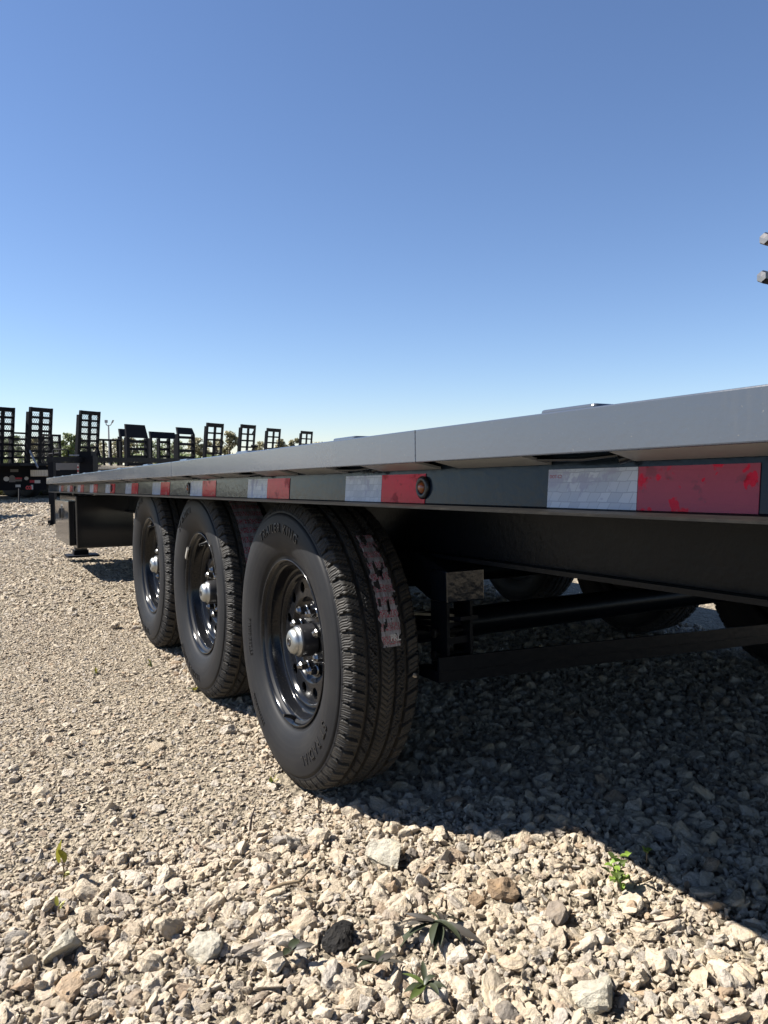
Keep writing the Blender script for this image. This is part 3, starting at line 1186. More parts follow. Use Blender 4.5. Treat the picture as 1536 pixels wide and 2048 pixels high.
lett_me = letters([(('TRAILER KING', 0.036, 0.310, -2), dict(spacing=1.25)),
                   (('ST RADIAL', 0.036, 0.310, 136), dict(spacing=1.25)),
                   (('ST235/80R16', 0.019, 0.272, -96), dict(spacing=1.1, ext=0.0008)),
                   (('ST235/80R16', 0.019, 0.300, -140), dict(spacing=1.1, ext=0.0008))])

# rim: barrel turned, disc with twelve real round holes
m = MB()
m.lathe([(-0.070, .206), (-0.0885, .2135), (-0.0925, .2180), (-0.0930, .2200), (-0.0915, .2218), (-0.0890, .2222), (-0.0870, .2195)][::-1], 96)
m.lathe([(-0.0885, .2135), (-0.0835, .2125), (-0.0800, .2090), (-0.0770, .2040), (-0.0735, .2010), (-0.0690, .1995), (-0.0460, .1975),
         (-0.0440, .1960), (-0.0420, .1930), (-0.0410, .1890), (-0.0415, .1850)], 96)
m.lathe([(-0.0415, .1850), (-0.0450, .1815), (-0.0462, .1775), (-0.0455, .1730), (-0.0420, .1690), (-0.0375, .1665), (-0.0360, .1650)], 96)
ro, ri = 0.165, 0.118
HOLE_R, HOLE_C = 0.0158, 0.1425
nO = 96
pv = [(ro*math.cos(2*math.pi*i/nO), ro*math.sin(2*math.pi*i/nO)) for i in range(nO)]
ed = [(i, (i+1) % nO) for i in range(nO)]
nI = 64
b_ = len(pv)
pv += [(ri*math.cos(2*math.pi*i/nI), ri*math.sin(2*math.pi*i/nI)) for i in range(nI)]
ed += [(b_+i, b_+(i+1) % nI) for i in range(nI)]
hc = []
for k in range(12):
    aa = 2*math.pi*(k+0.5)/12
    c_ = (HOLE_C*math.cos(aa), HOLE_C*math.sin(aa))
    hc.append(c_)
    b_ = len(pv)
    pv += [(c_[0]+HOLE_R*math.cos(2*math.pi*i/20), c_[1]+HOLE_R*math.sin(2*math.pi*i/20)) for i in range(20)]
    ed += [(b_+i, b_+(i+1) % 20) for i in range(20)]
cv, ce, cf, *_ = geometry.delaunay_2d_cdt([Vector(p) for p in pv], ed, [], 0, 1e-7)
keep = []
for q in cf:
    c_ = sum((cv[i] for i in q), Vector((0, 0)))/len(q)
    if c_.length > ri and c_.length < ro and all((c_-Vector(h_)).length > HOLE_R*0.995 for h_ in hc):
        keep.append(tuple(q))
used = sorted({i for q in keep for i in q})
mp_ = {i: k for k, i in enumerate(used)}
fx = -0.0360
m.add([(fx, cv[i].x, cv[i].y) for i in used], [tuple(mp_[i] for i in q) for q in keep], False)
for c_ in hc:
    vv = [(x_, c_[0]+rr*math.cos(2*math.pi*i/20), c_[1]+rr*math.sin(2*math.pi*i/20)) for x_, rr in ((fx, HOLE_R), (fx+0.0015, HOLE_R-0.0008), (fx+0.006, HOLE_R-0.0008)) for i in range(20)]
    m.add(vv, [(a0*20+i, a0*20+(i+1) % 20, (a0+1)*20+(i+1) % 20, (a0+1)*20+i) for a0 in (0, 1) for i in range(20)], True)
m.lathe([(-0.0360, .118), (-0.0355, .1155), (-0.0310, .1110), (-0.0260, .1070), (-0.0225, .1030), (-0.0215, .098), (-0.0215, .065), (-0.0215, .040)], 72)
rim_me = m.mesh('wheel', M['rim'])
m = MB().lathe([(-0.026, .0435), (-0.066, .0430), (-0.069, .0415), (-0.0695, .037)], 48)
hub_me = m.mesh('hub', M['hub'])
m = MB().lathe([(-0.066, .0385), (-0.0695, .0390), (-0.0715, .0380), (-0.0720, .0355), (-0.0790, .0350), (-0.0860, .0315), (-0.0905, .0250), (-0.0925, .0165), (-0.0926, .0120)], 48)
cap_me = m.mesh('hub_cap', M['zinc'])
m = MB().lathe([(-0.0924, .0122), (-0.0940, .0115), (-0.0942, .0070), (-0.0925, .0060), (-0.0925, .0001)], 24)
plug_me = m.mesh('cap_plug', M['rubber'])
m = MB()
m.lathe([(-0.026, .0150), (-0.0300, .0150), (-0.0310, .0120)], 16)
m.lathe([(-0.0305, .0122), (-0.0480, .0122)], 6, False)
m.lathe([(-0.0480, .0122), (-0.0520, .0090), (-0.0560, .0070), (-0.0575, .0040), (-0.0578, .0001)], 6, False)
nut_me = m.mesh('lug_nut', M['chrome'])
m = MB().lathe([(-0.005, .168), (-0.005, .02)], 48)
m.lathe([(-0.005, .168), (0.085, .168), (0.085, .05)], 48)
drum_me = m.mesh('brake_drum', M['drum'])
m = MB().tube([(-0.080, 0, -0.2065), (-0.092, 0, -0.199), (-0.112, 0, -0.193)], [0.0065, 0.0055, 0.0045], 10)
stem_me = m.mesh('valve_stem', M['rubber'])
m = MB()
for i in range(6):
    pass
wp = [(-0.0945, 0.2215*math.sin(R(a_)), 0.2215*math.cos(R(a_))) for a_ in np.linspace(44, 58, 8)]
wp2 = [(-0.0945, 0.2075*math.sin(R(a_)), 0.2075*math.cos(R(a_))) for a_ in np.linspace(58, 44, 8)]
m.prism(wp+wp2, (-0.006, 0, 0))
weight_me = m.mesh('balance_weight', M['lead'])


def label_mesh(a0, a1, ua, ub, seed, torn=True):
    """paper strip lying over the tread; a is the angle above the rear-facing point"""
    na, nu = 90, 14
    v, f, uv = [], [], []
    r_ = random.Random(seed)
    for i in range(na+1):
        al = R(a0+(a1-a0)*i/na)
        for j in range(nu+1):
            u = ua+(ub-ua)*j/nu
            e = 0.0
            if torn and j in (0, nu):
                e = 0.009*noise.noise((i*0.22, j*3.0, seed))+(0.006 if j == 0 else -0.006)*max(0, (i/na-0.5)*2)
            rad = crown(u)+0.0016+0.0012*noise.noise((i*0.16, j*0.3, seed+4.0))
            v.append((u+e, -rad*math.cos(al), rad*math.sin(al)))
            uv.append((j/nu, i/na))
    for i in range(na):
        for j in range(nu):
            hole = noise.noise((i*0.10, j*0.33, seed+9.0))
            if torn and hole > 0.24:
                continue
            f.append((i*(nu+1)+j, i*(nu+1)+j+1, (i+1)*(nu+1)+j+1, (i+1)*(nu+1)+j))
    me = bpy.data.meshes.new('tyre_label')
    me.from_pydata(v, [], f)
    ul = me.uv_layers.new(name='UVMap')
    for lp in me.loops:
        ul.data[lp.index].uv = uv[lp.vertex_index]
    me.materials.append(M['paper'])
    me.polygons.foreach_set('use_smooth', [True]*len(f))
    return me


def wheel(xc, yc, left, spin, extras=()):
    wz = 0.388+SL*yc
    def mk(name, me, par):
        o = bpy.data.objects.new(name, me)
        col.objects.link(o)
        o.parent = par
        return o
    wl = mk('wheel', rim_me, trailer)
    wl.location = (xc-TX, yc+0.014, wz)
    sp = R(spin)
    # rotation about the axle, then facing outwards
    wl.rotation_euler = (sp, 0, 0 if left else math.pi)
    for nm_, me_ in (('tyre', tyre_me), ('lettering', lett_me)):
        ty = mk(nm_, me_, wl)
        ty.scale = (0.95, 0.986, 0.986)
        ty.location = (-0.0045, 0, 0)
    mk('hub', hub_me, wl)
    mk('hub_cap', cap_me, wl)
    mk('cap_plug', plug_me, wl)
    mk('brake_drum', drum_me, wl)
    mk('valve_stem', stem_me, wl)
    for k in range(8):
        o = mk('lug_nut', nut_me, wl)
        aa = 2*math.pi*(k+0.5)/8
        o.location = (0, 0.0826*math.cos(aa), 0.0826*math.sin(aa))
        o.rotation_euler = (k*0.7, 0, 0)
    for e in extras:
        if e[0] == 'label':
            o = mk('tyre_label', label_mesh(*e[1:]), wl)
            o.scale = (0.95, 0.986, 0.986)
            o.location = (-0.0045, 0, 0)
            o.rotation_euler = (-sp, 0, 0)
        if e[0] == 'weight':
            o = mk('balance_weight', weight_me, wl)
            o.rotation_euler = (-sp, 0, 0)
    return wl


XC = 0.826
w1 = wheel(XC, 1.844, True, 0, [('label', 7, 50, -0.013, 0.040, 3)])
w2 = wheel(XC, 2.706, True, -160, [('label', 8, 62, -0.035, 0.07, 11, False), ('weight',)])
w3 = wheel(XC, 3.569, True, 200)
for yc, spn, ex in ((1.844, 40, []), (2.706, 110, [('label', -38, -5, -0.05, 0.03, 21, False)]), (3.569, 200, [])):
    wheel(W2-XC, yc, False, spn, ex)
# printed heading at the foot of the torn label
v, f = text_verts('PRL', 0.021, 0.0002, 0.0006)
m = MB()
for p in v:
    pass
wdt = max(p[0] for p in v)
vv = []
for p in v:
    al = R(9.5)+(p[1]-0.004)/0.388
    u = 0.031-(wdt-p[0])*0.8
    rad = (crown(u)+0.0035)*0.986+p[2]
    vv.append((u, -rad*math.cos(al), rad*math.sin(al)))
m.add(vv, f)
m.build('label_lettering', M['white_print'], w1)
# pebble wedged in the tread
pm = rock(77, 12, 0.7, 1)
po = bpy.data.objects.new('pebble', pm)
col.objects.link(po)
po.location = (XC+0.066, 1.844-0.3815, 0.372)
po.scale = (0.012, 0.014, 0.018)
tag(po, 'tan pebble wedged in the rear tyre tread beside the torn label', 'pebble')

# ------------------------------------------------------------------ background trailers
EW = Vector((math.sin(R(53)), math.cos(R(53)), 0))       # along the row of parked trailers
EA = Vector((-EW.y, EW.x, 0))                            # their long axis, pointing away
UP = Vector((0, 0, 1))


def ramp(parent, px0, px1, ytop, D, cols=2, rows_=9, solid=0.10, lean=0.10, mesh_=True, zbase=0.62, thick=0.07):
    """upright loading ramp; D is taken at its middle column"""
    c = bgpt((px0+px1)/2, D)
    # width so that it spans the two columns
    k = EW.dot(RGT) - ((px0+px1)/2-768)/FPX*EW.dot(FWD)
    wdt = (px1-px0)*D/FPX/k
    H = zat(ytop, D)-zbase
    base = c - EW*wdt/2 + UP*zbase
    upv = (UP*H + EA*(-lean)*H)
    un = upv.normalized()
    dn = EA*thick
    m = MB()
    sw = 0.045
    m.obox(base, EW*sw, dn, upv)
    m.obox(base+EW*(wdt-sw), EW*sw, dn, upv)
    L = upv.length
    m.obox(base+EW*sw+un*(L-solid), EW*(wdt-2*sw), dn*0.9, un*(solid-0.004))
    if cols == 2:
        m.obox(base+EW*(wdt/2-0.035), EW*0.07, dn*0.8, un*(L-solid-0.003))
    for i in range(rows_):
        h = (L-solid)*i/rows_
        m.obox(base+EW*(sw+0.002)+un*h+dn*0.1, EW*(wdt-2*sw-0.004), dn*0.7, un*0.052)
    o = m.build('ramp', M['bgblack'], parent)
    # outer stiffener on the near side, a little shorter
    m = MB().obox(base-EW*0.052, EW*0.05, dn*1.3, un*(L-0.11))
    m.build('stiffener', M['bgblack'], o)
    if mesh_:
        m = MB()
        bw = 0.006
        zz = 0
        st = 0.042
        nrow = int((L-solid)/st)
        ncol = max(2, int((wdt-2*sw)/0.055))
        cw = (wdt-2*sw)/ncol
        for i in range(nrow):
            p0 = base+EW*sw+un*(i*st)+dn*0.5
            for j in range(ncol):
                a_ = p0+EW*(cw*(j+(0.0 if i % 2 else 0.5)))
                b2 = a_+EW*cw*0.5+un*st
                c2 = a_-EW*cw*0.5+un*st
                for q in (b2, c2):
                    if 0 < (q-base).dot(EW) < wdt:
                        m.obox(a_, (q-a_), dn.normalized()*0.006, EW*bw)
        m.build('ramp_mesh', M['bgblack'], o, kind='stuff')
    return o, base, wdt


def bg_trailer(px, D, label, width=2.4, length=6.5, deck_z=0.80):
    c = bgpt(px, D)
    t = empty('equipment_trailer', (0, 0, 0), label, 'trailer', 'black equipment trailers parked in a row')
    t.location = (c.x, c.y, 0)
    return t, c


def part(m, t, name, mat, label=None, kind=None):
    m.v = [(p[0]-t.location.x, p[1]-t.location.y, p[2]-t.location.z) for p in m.v]
    return m.build(name, mat, t, label, kind=kind)


def rebase(t):
    """children were built in world coordinates: move them into the thing's own frame"""
    for ch in t.children_recursive:
        if ch.type == 'MESH' and not ch.get('_rb'):
            ch.data.transform(Matrix.Translation(-Vector(t.location)))
            ch['_rb'] = 1
    for ch in t.children_recursive:
        if '_rb' in ch:
            del ch['_rb']


def chassis(t, c, width, length, ztop, back=0.0, wheels=True, skirt=0.24):
    m = MB()
    o = c - EW*width/2 + EA*(0.10+back)
    m.obox(o+UP*(ztop-0.16), EW*0.08, EA*length, UP*0.16)
    m.obox(o+EW*(width-0.08)+UP*(ztop-0.16), EW*0.08, EA*length, UP*0.16)
    for i in range(7):
        m.obox(o+EW*0.081+EA*(0.1+i*length/7.2)+UP*(ztop-0.12), EW*(width-0.162), EA*0.06, UP*0.08)
    m.build('chassis', M['bgblack'], t)
    nb = 8
    for i in range(nb):
        bw = (width-0.17)/nb
        MB().obox(o+EW*(0.085+i*bw+0.004)+UP*(ztop-0.038), EW*(bw-0.008), EA*length, UP*0.036).build('plank', M['wood'], t)
    if wheels:
        for ax in (0.30, 0.46):
            for sd_ in (-1, 1):
                ctr = c+EA*(length*ax)+EW*(sd_*(width/2+0.14))+UP*0.38
                n_ = 24
                pr = []
                for (dx, r) in ((-0.11, 0.21), (-0.12, 0.33), (-0.09, 0.38), (0.09, 0.38), (0.12, 0.33), (0.11, 0.21)):
                    for k in range(n_):
                        aa = 2*math.pi*k/n_
                        pr.append(ctr+EW*dx+EA*(r*math.cos(aa))+UP*(r*math.sin(aa)))
                mm = MB().add(pr, [(i*n_+k, (i+1)*n_+k, (i+1)*n_+(k+1) % n_, i*n_+(k+1) % n_) for i in range(5) for k in range(n_)], True)
                mm.build('wheel', M['drum'], t)


# T1: nearest of the row, ramps at the picture's left edge
D1 = 17.3
c1 = bgpt(22, D1)
t1 = empty('equipment_trailer', (c1.x, c1.y, 0), 'nearest black equipment trailer with two tall mesh ramps and stickers on its tail', 'trailer', 'black equipment trailers parked in a row')
ramp(t1, -18, 28, 815, 17.0, rows_=8, zbase=0.80)
ramp(t1, 59, 103, 816.5, 17.5, rows_=8, zbase=0.80)
# tail plate below the ramps
o_ = bgpt(-62, 16.8)+UP*0.235
e_ = bgpt(93, 17.6)+UP*0.235
vec = e_-o_
vec.z = 0
inw = Vector((-vec.y, vec.x, 0)).normalized()
MB().obox(o_, vec, inw*0.10, UP*0.625).build('tail_plate', M['bgblack'], t1)
tw = vec.length
MB().obox(bgpt(-62, 16.8)+FWD*-1.25+UP*0.80, vec, FWD*4.2, UP*0.055).build('tail_shade_slab', M['bgblack'], t1)  # added slab, sized to throw shade on the ground under the tail
vn = vec.normalized()


def decal(px, py, wpx, hpx, kind, mat):
    s_ = (px+62)/155.0
    D = 16.8+0.8*s_
    p = o_+vec*s_
    p.z = zat(py, D)
    wd, hd = wpx*D/FPX/abs(vn.dot(RGT)), hpx*D/FPX
    if kind == 'round':
        pts = [p+vn*(wd/2*math.cos(t_))+UP*(hd/2*math.sin(t_)) - inw*0.004 for t_ in np.linspace(0, 2*math.pi, 20, endpoint=False)]
    elif kind == 'arch':
        pts = [p+vn*(wd/2*math.cos(t_))+UP*(hd*0.5*math.sin(t_)) - inw*0.004 for t_ in np.linspace(0, math.pi, 10)]
        pts += [p-vn*wd/2-UP*hd/2-inw*0.004, p+vn*wd/2-UP*hd/2-inw*0.004]
    else:
        pts = [p+vn*(wd/2*a0)+UP*(hd/2*b0) - inw*0.004 for a0, b0 in ((-1, -1), (1, -1), (1, 1), (-1, 1))]
    return MB().prism(pts, inw*0.003).build('sticker', M[mat], t1)


decal(11.5, 957.5, 9, 9.5, 'round', 'white_print')
decal(23, 957, 10, 14, 'arch', 'bggrey')
decal(36, 956.5, 11, 3.2, 'rect', 'red_print')
decal(36, 960.5, 10, 3.5, 'rect', 'bggrey')
decal(52, 956.5, 6.5, 7, 'round', 'white_print')
decal(28, 941, 12.5, 5.5, 'rect', 'bggrey')
decal(64.5, 962.5, 9, 5, 'rect', 'red_print')
decal(74.5, 963, 9, 6, 'rect', 'white_print')
decal(34.5, 971.5, 8, 5, 'rect', 'white_print')
decal(63, 974, 3.4, 9, 'rect', 'white_print')
# red lettering COI beside the white bar
v, f = text_verts('COI', 0.115, 0.002, 0.006)
s_ = (50+62)/155.0
pp = o_+vec*s_
pp.z = zat(978.5, 16.8+0.8*s_)
MB().add([pp+vn*(p[0]*0.62)+UP*p[1]-inw*(0.004+p[2]) for p in v], f).build('lettering', M['redlens'], t1)
MB().obox(bgpt(62, 17.2)+UP*zat(952, 17.2), vn*0.62, inw*0.02-UP*0.01, UP*0.14).build('plank', M['wood'], t1)
MB().tube([bgpt(37, 15.6)+UP*0.0, bgpt(38, 15.8)+UP*0.32], 0.018, 8).build('jack', M['bgblack'], t1)
MB().obox(bgpt(54, 17.2)+UP*0.93, vn*0.04, inw*0.02, UP*0.05).build('tail_tag', M['magenta'], t1)
MB().tube([bgpt(56, 17.3)+UP*zat(890, 17.3), bgpt(77, 17.0)+UP*zat(935, 17.0)], 0.022, 8).build('ramp_strut', M['pole'], t1)
for px in (28.5, 104):
    D = 17.2
    b_ = bgpt(px, D)
    MB().tube([b_+UP*zat(849, D), b_+RGT*0.03+UP*zat(850, D), b_+RGT*0.03+UP*zat(859, D), b_+UP*zat(860, D)], 0.008, 6).build('ramp_handle', M['bgblack'], t1)
chassis(t1, c1, 2.35, 3.2, 0.86, 0.1)
rebase(t1)

# gate standing between and behind the first ramps (another low trailer)
cg = bgpt(75, 20.5)
tg = empty('utility_trailer', (cg.x, cg.y, 0), 'low black trailer with a mesh tailgate behind the nearest ramps', 'trailer')
ramp(tg, 27, 59, 864.5, 20.0, cols=1, rows_=7, solid=0.05, lean=0.02, zbase=0.5)
ramp(tg, 88, 124, 868.5, 20.8, cols=2, rows_=6, solid=0.06, lean=0.02, zbase=0.5)
MB().tube([bgpt(56, 20)+UP*0.75, bgpt(44, 20.6)+UP*0.3], 0.03, 6).build('brace', M['bgblack'], tg)
chassis(tg, cg, 1.9, 1.2, 0.62, 0.1, False)
rebase(tg)

# T2
c2 = bgpt(150, 19.4)
t2 = empty('equipment_trailer', (c2.x, c2.y, 0), 'black equipment trailer with a tall mesh ramp left of the light pole', 'trailer', 'black equipment trailers parked in a row')
ramp(t2, 158, 197, 823, 19.0, rows_=8, zbase=0.72)
MB().tube([bgpt(197, 19.0)+UP*1.25, bgpt(205, 18.8)+UP*0.85], 0.025, 6).build('ramp_strut', M['bgblack'], t2)
chassis(t2, c2, 2.35, 2.4, 0.82, 0.1, False)
rebase(t2)
# stake-sided utility trailer
D = 20.5
cu_ = bgpt(222, D)
tu = empty('utility_trailer', (cu_.x, cu_.y, 0), 'black trailer with an open post and rail side beneath the light pole', 'trailer')
m = MB().tube([bgpt(197, D)+UP*zat(879.5, D), bgpt(246, D+0.3)+UP*zat(880.5, D)], 0.03, 6)
m.build('side_rail', M['bgblack'], tu)
for px in (209, 223, 237):
    MB().tube([bgpt(px, D)+UP*zat(880, D), bgpt(px+1.0, D)+UP*0.45], 0.032, 6).build('side_post', M['bgblack'], tu)
chassis(tu, cu_, 1.8, 2.0, 0.60, 0.1)
rebase(tu)


def flip(parent, px0, px1, ytop, D, rows_=5, cap=0.33, cols=1, zbase=0.7):
    """fold-over ramp: solid bent top, slats below"""
    c = bgpt((px0+px1)/2, D)
    wdt = (px1-px0)*D/FPX/(EW.dot(RGT)-((px0+px1)/2-768)/FPX*EW.dot(FWD))
    H = zat(ytop, D)-zbase
    base = c-EW*wdt/2+UP*zbase
    m = MB()
    sw = 0.07
    hh = H-cap
    th_ = EA*0.10
    m.obox(base, EW*sw, th_, UP*hh)
    m.obox(base+EW*(wdt-sw), EW*sw, th_, UP*hh)
    if cols == 3:
        m.obox(base+EW*wdt*0.30, EW*0.06, th_, UP*hh)
        m.obox(base+EW*wdt*0.68, EW*0.06, th_, UP*hh)
    for i in range(rows_):
        z_ = hh*(i+0.35)/rows_
        x0_, x1_ = (wdt*0.30+0.06, wdt*0.68) if cols == 3 else (sw, wdt-sw)
        m.obox(base+EW*(x0_+0.002)+UP*z_+th_*0.2, EW*(x1_-x0_-0.004), th_*0.6, UP*0.075)
    ins = 0.045
    p = [base+UP*(hh+0.002), base+EW*wdt+UP*(hh+0.002), base+EW*(wdt-ins)+UP*H+EA*0.07, base+EW*ins+UP*H+EA*0.07]
    m.prism(p, EA*0.05)
    return m.build('ramp', M['bgblack'], parent)


c3 = bgpt(270, 20.5)
t3 = empty('equipment_trailer', (c3.x, c3.y, 0), 'black equipment trailer with solid topped folding ramps right of the light pole', 'trailer', 'black equipment trailers parked in a row')
flip(t3, 256, 299, 849.5, 20.3, 4, 0.36, zbase=0.72)
flip(t3, 243, 262, 858, 21.2, 0, 0.22, zbase=0.72)
chassis(t3, c3, 2.2, 6.0, 0.80, 0.1)
rebase(t3)
c4 = bgpt(345, 22.5)
t4 = empty('equipment_trailer', (c4.x, c4.y, 0), 'black equipment trailer with one wide and one narrow folding ramp', 'trailer', 'black equipment trailers parked in a row')
flip(t4, 304, 357, 864.3, 22.8, 4, 0.20, 3, zbase=0.72)
flip(t4, 358, 392, 855.5, 22.2, 5, 0.20, zbase=0.72)
chassis(t4, c4, 2.2, 6.0, 0.80, 0.1)
rebase(t4)
for (pa, pb, lab) in (((411, 443, 847, 24.0), (479, 507, 850.0, 26.0), 'black equipment trailer with the two grid ramps beside the tall airy tree'),
                      ((531, 557, 857.3, 29.0), (599, 621, 862.7, 33.5), 'farthest black equipment trailer with the two smallest grid ramps')):
    cc = bgpt((pa[0]+pb[0])/2, (pa[3]+pb[3])/2)
    t5 = empty('equipment_trailer', (cc.x, cc.y, 0), lab, 'trailer', 'black equipment trailers parked in a row')
    for q in (pa, pb):
        ramp(t5, q[0], q[1], q[2], q[3], rows_=6, mesh_=False, zbase=0.72, solid=0.13)
    chassis(t5, cc, 2.4, 6.0, 0.80, 0.1)
    if pa[0] == 411:
        D = 24.5
        MB().tube([bgpt(505, D)+UP*zat(869, D), bgpt(512, D)+UP*zat(857, D)], 0.02, 6).build('ramp_latch', M['bgblack'], t5)
        MB().tube([bgpt(503, D)+UP*zat(891.5, D), bgpt(517, D)+UP*zat(893, D)], 0.035, 6).build('spare_bracket', M['bgblack'], t5)
    rebase(t5)

# low flat trailer left of the picture, known by the shade it throws on the drive
tl_o = FWD*10.75+RGT*(-6.38)
t0 = empty('flat_trailer', (tl_o.x, tl_o.y, 0), 'low flat black trailer left of the nearest parked trailer, throwing a band of shade', 'trailer')
MB().obox(tl_o+UP*0.66, RGT*-5.0, FWD*1.65, UP*0.14).build('deck', M['bgblack'], t0)
for rr_ in (-1.6, -2.5):
    for dd in (0.1, 1.3):
        ct = tl_o+RGT*rr_+FWD*dd+UP*0.36
        n_ = 20
        pr = [ct+FWD*dx+RGT*(r*math.cos(2*math.pi*k/n_))+UP*(r*math.sin(2*math.pi*k/n_)) for dx, r in ((0, 0.2), (0, 0.33), (0.03, 0.36), (0.17, 0.36), (0.2, 0.33), (0.2, 0.2)) for k in range(n_)]
        MB().add(pr, [(i*n_+k, (i+1)*n_+k, (i+1)*n_+(k+1) % n_, i*n_+(k+1) % n_) for i in range(5) for k in range(n_)], True).build('wheel', M['drum'], t0)
rebase(t0)

# black trailer standing just ahead of the grey one
pA, pB = bgpt(95, 10.2), bgpt(420, 16.3)
c6 = (pA+pB)/2
t6 = empty('neighbour_trailer', (c6.x, c6.y, 0), 'low black trailer parked end on just beyond the front of the charcoal flatbed', 'trailer')
ed_ = (pB-pA)
en = ed_.normalized()
sidev = Vector((en.y, -en.x, 0))
MB().obox(pA+UP*0.875, ed_, sidev*0.08, UP*0.075).build('top_beam', M['bgblack'], t6)
MB().obox(pA+UP*0.862+en*0.02+sidev*0.02, ed_*0.99, sidev*0.04, UP*0.012).build('beam_lip', M['bgblack'], t6)
MB().obox(pA+UP*0.30+RGT*0.012, RGT*0.075, FWD*0.08, UP*0.574).build('post', M['bgblack'], t6)
MB().obox(pA+UP*0.02+RGT*0.03, RGT*0.05, FWD*0.05, UP*0.279).build('jack', M['bgblack'], t6)
q_ = bgpt(93.5, 10.2)
MB().obox(q_+UP*0.012, RGT*0.075, FWD*0.2, UP*0.07).build('jack_foot', M['bgblack'], t6)
D = 11.3
MB().obox(bgpt(106, D)+UP*zat(939.5, D), RGT*(53*D/FPX), FWD*0.02, UP*(14*D/FPX)).build('front_panel', M['bggrey'], t6, 'grey front panel')
MB().obox(bgpt(106, D)+UP*zat(960, D), RGT*(53*D/FPX), FWD*0.02, UP*(20*D/FPX)).build('lower_panel', M['bgblack'], t6)
D = 11.0
MB().obox(bgpt(160, D)+UP*zat(965, D), RGT*(27*D/FPX), FWD*0.2, UP*(54*D/FPX)).build('winch_post', M['bgblack'], t6)
MB().obox(bgpt(160, D)+UP*zat(911, D), RGT*(24*D/FPX), FWD*0.2, UP*(8.5*D/FPX)).build('winch_box', M['bgblack'], t6)
for i in range(5):
    y_ = 929+i*3.6
    MB().obox(bgpt(155.6, D)+UP*zat(y_+3.4, D), RGT*(2.4*D/FPX), FWD*0.01, UP*(3.3*D/FPX)).build('reflector', M['red_print' if i % 2 else 'white_print'], t6)
D = 10.6
hp = [bgpt(108.5, D)+UP*zat(912, D), bgpt(108.5, D)+UP*zat(901, D), bgpt(111, D)+UP*zat(899, D), bgpt(136, D)+UP*zat(899.5, D), bgpt(138.5, D)+UP*zat(902, D), bgpt(138.5, D)+UP*zat(912, D)]
MB().tube(hp, 0.010, 8).build('grab_rail', M['bgblack'], t6)
MB().tube([bgpt(100, 10.8)+UP*zat(909, 10.8), bgpt(120, 10.8)+UP*zat(907, 10.8)], 0.02, 6).build('hose', M['bgblack'], t6)
MB().obox(bgpt(140, 11.2)+UP*zat(911.5, 11.2), RGT*0.13, FWD*0.05, UP*0.018).build('coupling', M['pole'], t6)
for i in range(6):
    MB().obox(bgpt(191, 14.0)+UP*zat(938.5, 14.0)+FWD*(0.16*i), RGT*0.9, FWD*0.152, UP*0.045).build('plank', M['wood'], t6)
rebase(t6)

# ------------------------------------------------------------------ light pole
D = 95.0
b_ = bgpt(220, D)
lp = empty('light_pole', (b_.x, b_.y, 0), 'tall slim lot light pole with two lamp heads above the parked trailers', 'lamp post')
MB().tube([b_, b_+UP*zat(851, D)], [0.12, 0.09], 10).build('pole', M['pole'], lp)
m = MB().tube([b_+RGT*(-5.2*D/FPX)+UP*zat(846, D), b_+RGT*(-4.2*D/FPX)+UP*zat(850.3, D), b_+RGT*(-2*D/FPX)+UP*zat(851.2, D), b_+RGT*(3*D/FPX)+UP*zat(851.2, D), b_+RGT*(5*D/FPX)+UP*zat(849.5, D), b_+RGT*(6.3*D/FPX)+UP*zat(846.5, D)], 0.06, 8)
m.build('arm', M['pole'], lp)
MB().obox(b_+RGT*(-7.6*D/FPX)+UP*zat(846, D), RGT*(4.6*D/FPX), FWD*0.3, UP*(5.6*D/FPX)).build('lamp_head', M['pole'], lp)
MB().obox(b_+RGT*(5.2*D/FPX)+UP*zat(846.5, D), RGT*(1.8*D/FPX), FWD*0.3, UP*(6*D/FPX)+RGT*(2.8*D/FPX)).build('lamp_head', M['pole'], lp)
rebase(lp)

